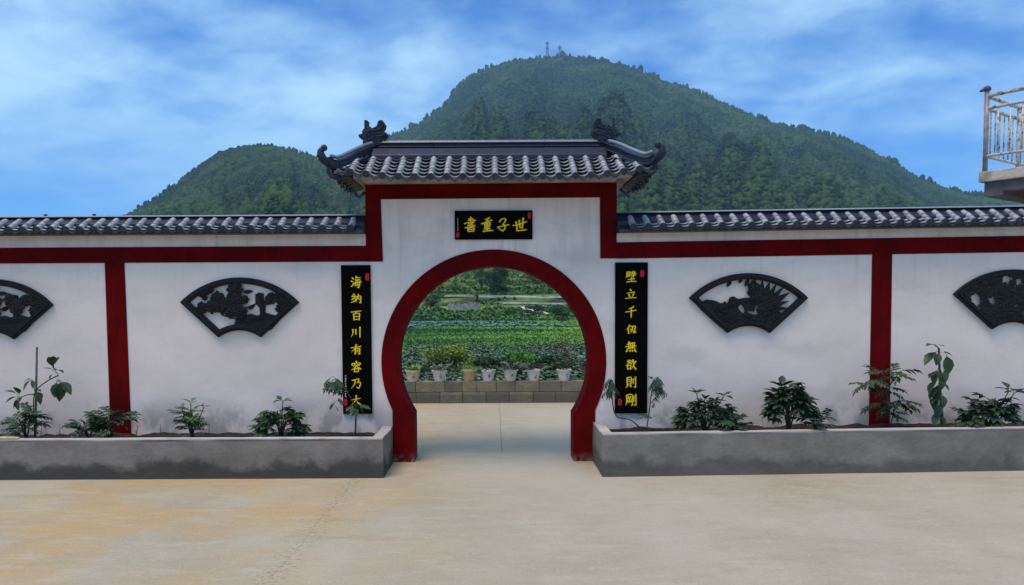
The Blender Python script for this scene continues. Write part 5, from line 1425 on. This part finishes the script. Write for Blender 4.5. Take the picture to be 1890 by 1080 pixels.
# ------------------------------------------------------------------ trees and bushes beyond
def crown_np(lobes, n, leaf, rs):
    V, T_, A = [], [], []
    for _ in range(n):
        c, r = rs.choice(lobes); u = Vector((rs.gauss(0, 1), rs.gauss(0, 1), rs.gauss(0, 1))).normalized() * (rs.random() ** .35)
        p = Vector(c) + Vector((u.x * r[0], u.y * r[1], u.z * r[2])); nrm = Vector((rs.gauss(0, 1), rs.gauss(0, 1), rs.gauss(.5, 1))).normalized()
        s1 = nrm.cross(Vector((rs.random(), rs.random(), rs.random() + .1))).normalized(); s2 = nrm.cross(s1); l = leaf * rs.uniform(.6, 1.3); o_ = len(V)
        V += [p + s1 * l, p + s2 * l * .38, p - s1 * l, p - s2 * l * .38]; T_ += [(o_, o_ + 1, o_ + 2), (o_, o_ + 2, o_ + 3)]; A += [rs.random()] * 4
    return V, T_, A
def foliage_obj(name, data, mat, parent):
    V, T_, A = data; base = world_of(parent)
    me = bpy.data.meshes.new(name); me.from_pydata([tuple(v - base) for v in V], [], T_); me.update()
    at = me.attributes.new('tone', 'FLOAT', 'POINT'); at.data.foreach_set('value', A); me.materials.append(mat)
    o_ = bpy.data.objects.new(name, me); COL.objects.link(o_); o_.parent = parent; return o_
bark = simple('bark', (0.06, 0.045, 0.032), .9, .3, 20)
def tree(px, py_base, w_px, h_px, mat, label, seed, name='tree', cat='tree', trunk=.35, Yd=None, n=2600, group=None, nl=9):
    rs = random.Random(seed); p = hit(px, py_base) if Yd is None else Vector((P(px, py_base, Yd).x, Yd, terrain(P(px, py_base, Yd).x, Yd)))
    Y = p.y; W_ = w_px / F * Y; H = h_px / F * Y; base = Vector((p.x, Y, terrain(p.x, Y) - .05))
    t = thing(name, base, label, cat, group)
    top = base + Vector((0, 0, H * (trunk + .3)))
    b = MB(); b.tube([base, base + Vector((.02 * W_, 0, H * trunk)), top], [W_ * .035, W_ * .026, W_ * .014], 7)
    lobes = []
    for k in range(nl):
        a = 6.283 * k / nl + rs.uniform(-.4, .4); f = rs.uniform(.15, .34); zz = trunk + (1 - trunk) * rs.uniform(.05 if trunk < .04 else .14, .85)
        c = base + Vector((math.cos(a) * W_ * f, math.sin(a) * W_ * f, H * zz)); rr = W_ * rs.uniform(.13, .22) * (1.25 if trunk < .04 else 1)
        lobes.append((c, (rr * rs.uniform(.8, 1.3), rr, rr * rs.uniform(.6, 1.0) * min(1.0, H / W_ * 1.3)))); b.tube([base + Vector((0, 0, H * trunk * .8)), c], [W_ * .014, W_ * .005], 5)
    lobes.append((base + Vector((0, 0, H * .80)), (W_ * .16, W_ * .16, H * .20)))
    obj('trunk', b, bark, t); foliage_obj('crown', crown_np(lobes, n, W_ * .032, rs), mat, t); return t
dk = tone_mat('dark_tree_leaf', (0.014, 0.038, 0.018), (0.045, 0.095, 0.035)); md = tone_mat('mid_tree_leaf', (0.025, 0.065, 0.022), (0.07, 0.14, 0.045)); yl = tone_mat('yellow_green_leaf', (0.08, 0.16, 0.025), (0.26, 0.36, 0.05)); gr = tone_mat('fresh_green_leaf', (0.05, 0.15, 0.025), (0.13, 0.33, 0.05))
tree(917, 540, 48, 52, dk, 'large dark round crowned tree on the terraced hillside', 1, n=7000, trunk=.02, nl=13)
tree(888, 530, 30, 42, md, 'narrower dark tree touching the left of the large round tree', 2, n=3600, trunk=.05, nl=11)
tree(985, 522, 40, 26, md, 'low spreading tree uphill at the right under the arch', 3, n=1800, trunk=.1)
tree(835, 505, 22, 16, md, 'small tree at the upper left under the arch', 4, n=900, trunk=.15)
tree(800, 566, 50, 26, md, 'wide grey green thicket left of the ruined wall', 5, n=2000, trunk=.05, name='bush', cat='bush')
tree(1032, 596, 46, 34, md, 'round green tree standing at the right edge of the meadow', 6, n=2600, trunk=.08)
tree(985, 582, 60, 18, dk, 'dark low thicket below the diagonal path', 7, n=1500, trunk=.02, name='bush', cat='bush')
tree(952, 582, 50, 14, md, 'low brownish thicket right of the ruined wall', 8, n=1300, trunk=.02, name='bush', cat='bush')
# the hedge row just beyond the crop
def hedge(px, Y, w_px, h_px, mat, label, seed, n=2400):
    return tree(px, 670, w_px, h_px, mat, label, seed, 'bush', 'bush', .02, Y, int(n * 1.8), None, 12)
hedge(826, 16.6, 92, 54, yl, 'yellow green feathery bush behind the leftmost pots', 11)
hedge(870, 16.2, 56, 34, yl, 'lower yellow green bush behind the tan pot', 12, 1600)
hedge(960, 16.6, 76, 40, gr, 'fresh green bush behind the middle white pots', 13, 2000)
hedge(1010, 16.2, 110, 34, dk, 'long dark low bush behind the right pots', 14, 1800)
hedge(915, 16.2, 110, 32, dk, 'dark low bush behind the middle pots', 15, 1800)
hedge(800, 16.2, 90, 28, dk, 'dark low bush behind the second pot', 16, 1200)
# palm like tree on the road edge
p = hit(880, 557); Y = p.y; t = thing('palm_tree', (p.x, Y, terrain(p.x, Y) - .05), 'small palm like tree standing before the pale road', 'tree'); base = Vector((p.x, Y, terrain(p.x, Y) - .05)); H = 20 / F * Y
b = MB(); b.tube([base, base + Vector((.05, 0, H * .5)), base + Vector((0, 0, H * .75))], [.16, .12, .10], 7); obj('trunk', b, bark, t)
b = MB()
for k in range(16):
    a = 6.283 * k / 16; e_ = rs.uniform(-.1, .9); d = Vector((math.cos(a), math.sin(a), e_)).normalized()
    leaflet(b, base + Vector((0, 0, H * .72)), d, (0, 0, 1), H * .62, H * .05, .6)
obj('crown', b, simple('palm_leaf', (0.03, 0.07, 0.035), .6, .3), t)
# dry weed
t = thing('dry_weed', (P(1036, 690, 14.2).x, 14.2, .15), 'tall thin brownish weed behind the rightmost white pot', 'weed'); b = MB(); b0 = Vector((P(1036, 690, 14.2).x, 14.2, .15))
for k in range(9):
    d = Vector((rs.uniform(-.22, .22), rs.uniform(-.1, .1), rs.uniform(.5, .95)))
    b.tube([b0, b0 + d * .5 + Vector((0, 0, .05)), b0 + d], [.008, .006, .003], 4)
obj('stem', b, simple('dry_stalk', (0.10, 0.075, 0.045), .9, .3), t)
data = crown_np([(b0 + Vector((0, 0, .75)), (.16, .12, .22)), (b0 + Vector((.05, 0, .4)), (.2, .12, .25))], 260, .03, rs); foliage_obj('foliage', data, tone_mat('dry_leaf', (0.06, 0.07, 0.03), (0.15, 0.12, 0.06)), t)

# pale road, paths, ruined wall on the hillside
def ribbon(name, pix, wid, mat):
    pts_ = []
    for (px, py) in pix: pts_.append(hit(px, py))
    path = spline([Vector((q.x, q.y, 0)) for q in pts_], 8); b = MB(); vs = []
    for i, q in enumerate(path):
        d = (path[min(i + 1, len(path) - 1)] - path[max(0, i - 1)]).normalized(); s = Vector((-d.y, d.x, 0)) * wid / 2
        zc_ = max(terrain(q.x + s.x * f, q.y + s.y * f) for f in (-1, 0, 1)) + .10
        vs += [(q.x + s.x, q.y + s.y, zc_), (q.x - s.x, q.y - s.y, zc_), (q.x + s.x, q.y + s.y, zc_ - .15), (q.x - s.x, q.y - s.y, zc_ - .15)]
    for i in range(len(path) - 1):
        a = 4 * i; fs = [(a, a + 1, a + 5, a + 4), (a + 2, a + 6, a + 7, a + 3), (a, a + 4, a + 6, a + 2), (a + 1, a + 3, a + 7, a + 5)]
        b.f += fs
    b.v = vs; return struct(name, b, mat)
pale = simple('pale_road_concrete', (0.58, 0.56, 0.50), .9, .2, 1.5)
ribbon('road', [(740, 552), (785, 549), (830, 548.5), (880, 548), (940, 548), (1000, 549.5), (1050, 551), (1110, 554)], 1.1, pale)
ribbon('path', [(928, 561), (960, 561), (1010, 562), (1060, 563), (1110, 564)], .45, pale)
ribbon('path', [(962, 568), (978, 573), (992, 578), (1008, 583)], .9, pale)
hp = hit(858, 573); Y = hp.y; t = thing('ruined_wall', (hp.x, Y, terrain(hp.x, Y)), 'pale broken masonry wall standing in the grass below the road', 'ruin')
for (a, c_, hgt) in ((827, 841, 13), (842, 867, 12), (868, 887, 14)):
    xa, xb = P(a, 570, Y).x, P(c_, 570, Y).x - .04; n = 6; z0 = terrain(hp.x, Y) - .2
    tp = [(xa + (xb - xa) * k / n, z0 + .2 + hgt / F * Y * (1 + .12 * math.sin(k * 2.1 + a))) for k in range(n + 1)]
    b = MB(); b.prism([(xa, z0), (xb, z0)] + tp[::-1], Y, Y + .3); obj('wall', b, simple('old_masonry', (0.26, 0.25, 0.24), .95, .3, 2.5, bump=.5), t)

# ------------------------------------------------------------------ balcony at the right
YBc = 11.0
cn = P(1806, 318, YBc); u = Vector((.57, -.82, 0)).normalized(); v = Vector((.82, .57, 0))
hs = thing('house', (cn.x + 3.2 * v.x, cn.y + 3.2 * v.y, 0), 'corner of a house with a concrete balcony and rusty white railing, beyond the right wall', 'house')
def obox(name, a0, a1, b0, b1, z0, z1, mat, bevel=0.0, parent=hs):
    q = lambda a, c: Vector((cn.x, cn.y, 0)) + u * a + v * c
    c4 = [q(a0, b0), q(a1, b0), q(a1, b1), q(a0, b1)]
    b = MB(); b.hexa([(p.x, p.y, z0) for p in c4], [(p.x, p.y, z1) for p in c4]); return obj(name, b, mat, parent, bevel=bevel)
ztop = cn.z
conc2 = simple('weathered_balcony_concrete', (0.42, 0.37, 0.30), .9, .35, 5, bump=.4); beamm = simple('grey_render', (0.13, 0.11, 0.12), .9, .2, 3)
rail = NG('rusty_white_paint', .5, .4); rail.color(rail.mix(rail.noise(rail.pos(), 14, 5, .65, .5, .62), (0.62, 0.60, 0.58), (0.26, 0.14, 0.06)))
obox('balcony_slab', 0, 3.6, 0, 2.4, ztop - .15, ztop, conc2, .01)
obox('beam', .06, .30, .06, 2.4, ztop - .36, ztop - .152, beamm)
obox('beam', .302, 3.5, .06, .28, ztop - .30, ztop - .152, beamm)
obox('wall', .2, 8, 1.9, 2.35, -.1, ztop - .37, simple('house_render', (0.35, 0.33, 0.32), .9), 0)
obox('wall', .2, 8, 2.402, 6, -.1, ztop + 2.8, simple('house_render_upper', (0.5, 0.48, 0.46), .9), 0)
def bar(name, a0, b0, z0, a1, b1, z1, r, mat=None, n=8):
    q = lambda a, c, zz: Vector((cn.x, cn.y, zz)) + u * a + v * c
    b = MB(); b.tube([q(a0, b0, z0), q(a1, b1, z1)], r, n); return obj(name, b, mat or rail.m, hs, True)
kz = lambda py: P(1813, py, YBc).z
zr0, zr1, zr2 = kz(178), kz(201), kz(289)
o_ = .06
bar('railing_post', o_, o_, ztop, o_, o_, kz(168), .035, simple('grey_post', (0.30, 0.29, 0.30), .5))
for zz, r in ((zr0, .028), (zr1, .024), (zr2, .022)):
    bar('rail', o_, o_, zz, 3.5, o_, zz, r); bar('rail', o_, o_, zz, o_, 2.3, zz, r)
bar('railing_post', 1.25, o_, ztop, 1.25, o_, zr0, .028); bar('railing_post', o_, 1.2, ztop, o_, 1.2, zr0, .028); bar('railing_post', o_, 2.3, ztop, o_, 2.3, zr0, .028); bar('railing_post', 2.5, o_, ztop, 2.5, o_, zr0, .028)
for k in range(1, 21): 
    if k != 8: bar('baluster', o_ + k * .155, o_, zr2, o_ + k * .155, o_, zr1, .011, n=6)
for k in range(1, 15):
    if k != 7: bar('baluster', o_, o_ + k * .155, zr2, o_, o_ + k * .155, zr1, .011, n=6)
q = Vector((cn.x, cn.y, 0)) + u * o_ + v * o_
b = MB(); b.blob((q.x, q.y, kz(165)), (.055, .055, .05), sub=2); b.tube([(q.x - .03, q.y, kz(166)), (q.x - .10, q.y, kz(169))], [.03, .015], 6); obj('finial', b, simple('finial_grey', (0.08, 0.075, 0.12), .4), hs, True)
b = MB(); b.tube([(q.x - .05, q.y - .02, kz(170)), (q.x - .055, q.y - .02, ztop - .05)], .004, 5); obj('cable', b, simple('white_cable', (0.6, 0.6, 0.65), .5), hs)

# ------------------------------------------------------------------ haze
HAZE = 0.00024
if HAZE:
    b = MB(); b.box(-1700, 1700, -60, 2300, -1.6, 420)
    hm = bpy.data.materials.new('haze_air'); hm.use_nodes = True; ht = hm.node_tree; ht.nodes.clear()
    ho = ht.nodes.new('ShaderNodeOutputMaterial'); hv = ht.nodes.new('ShaderNodeVolumePrincipled')
    hv.inputs['Density'].default_value = HAZE; hv.inputs['Color'].default_value = (0.45, 0.74, 1.0, 1); hv.inputs['Anisotropy'].default_value = 0.1
    ht.links.new(hv.outputs[0], ho.inputs['Volume'])
    o = obj('haze', b, hm, None); o['kind'] = 'stuff'; tag(o, 'thin blue haze of the air in front of the mountains', 'haze')

#print('TRIS', {o.name: len(o.data.polygons) for o in bpy.data.objects if o.type == 'MESH' and len(o.data.polygons) > 60000}, sum(len(o.data.polygons) for o in bpy.data.objects if o.type == 'MESH'))
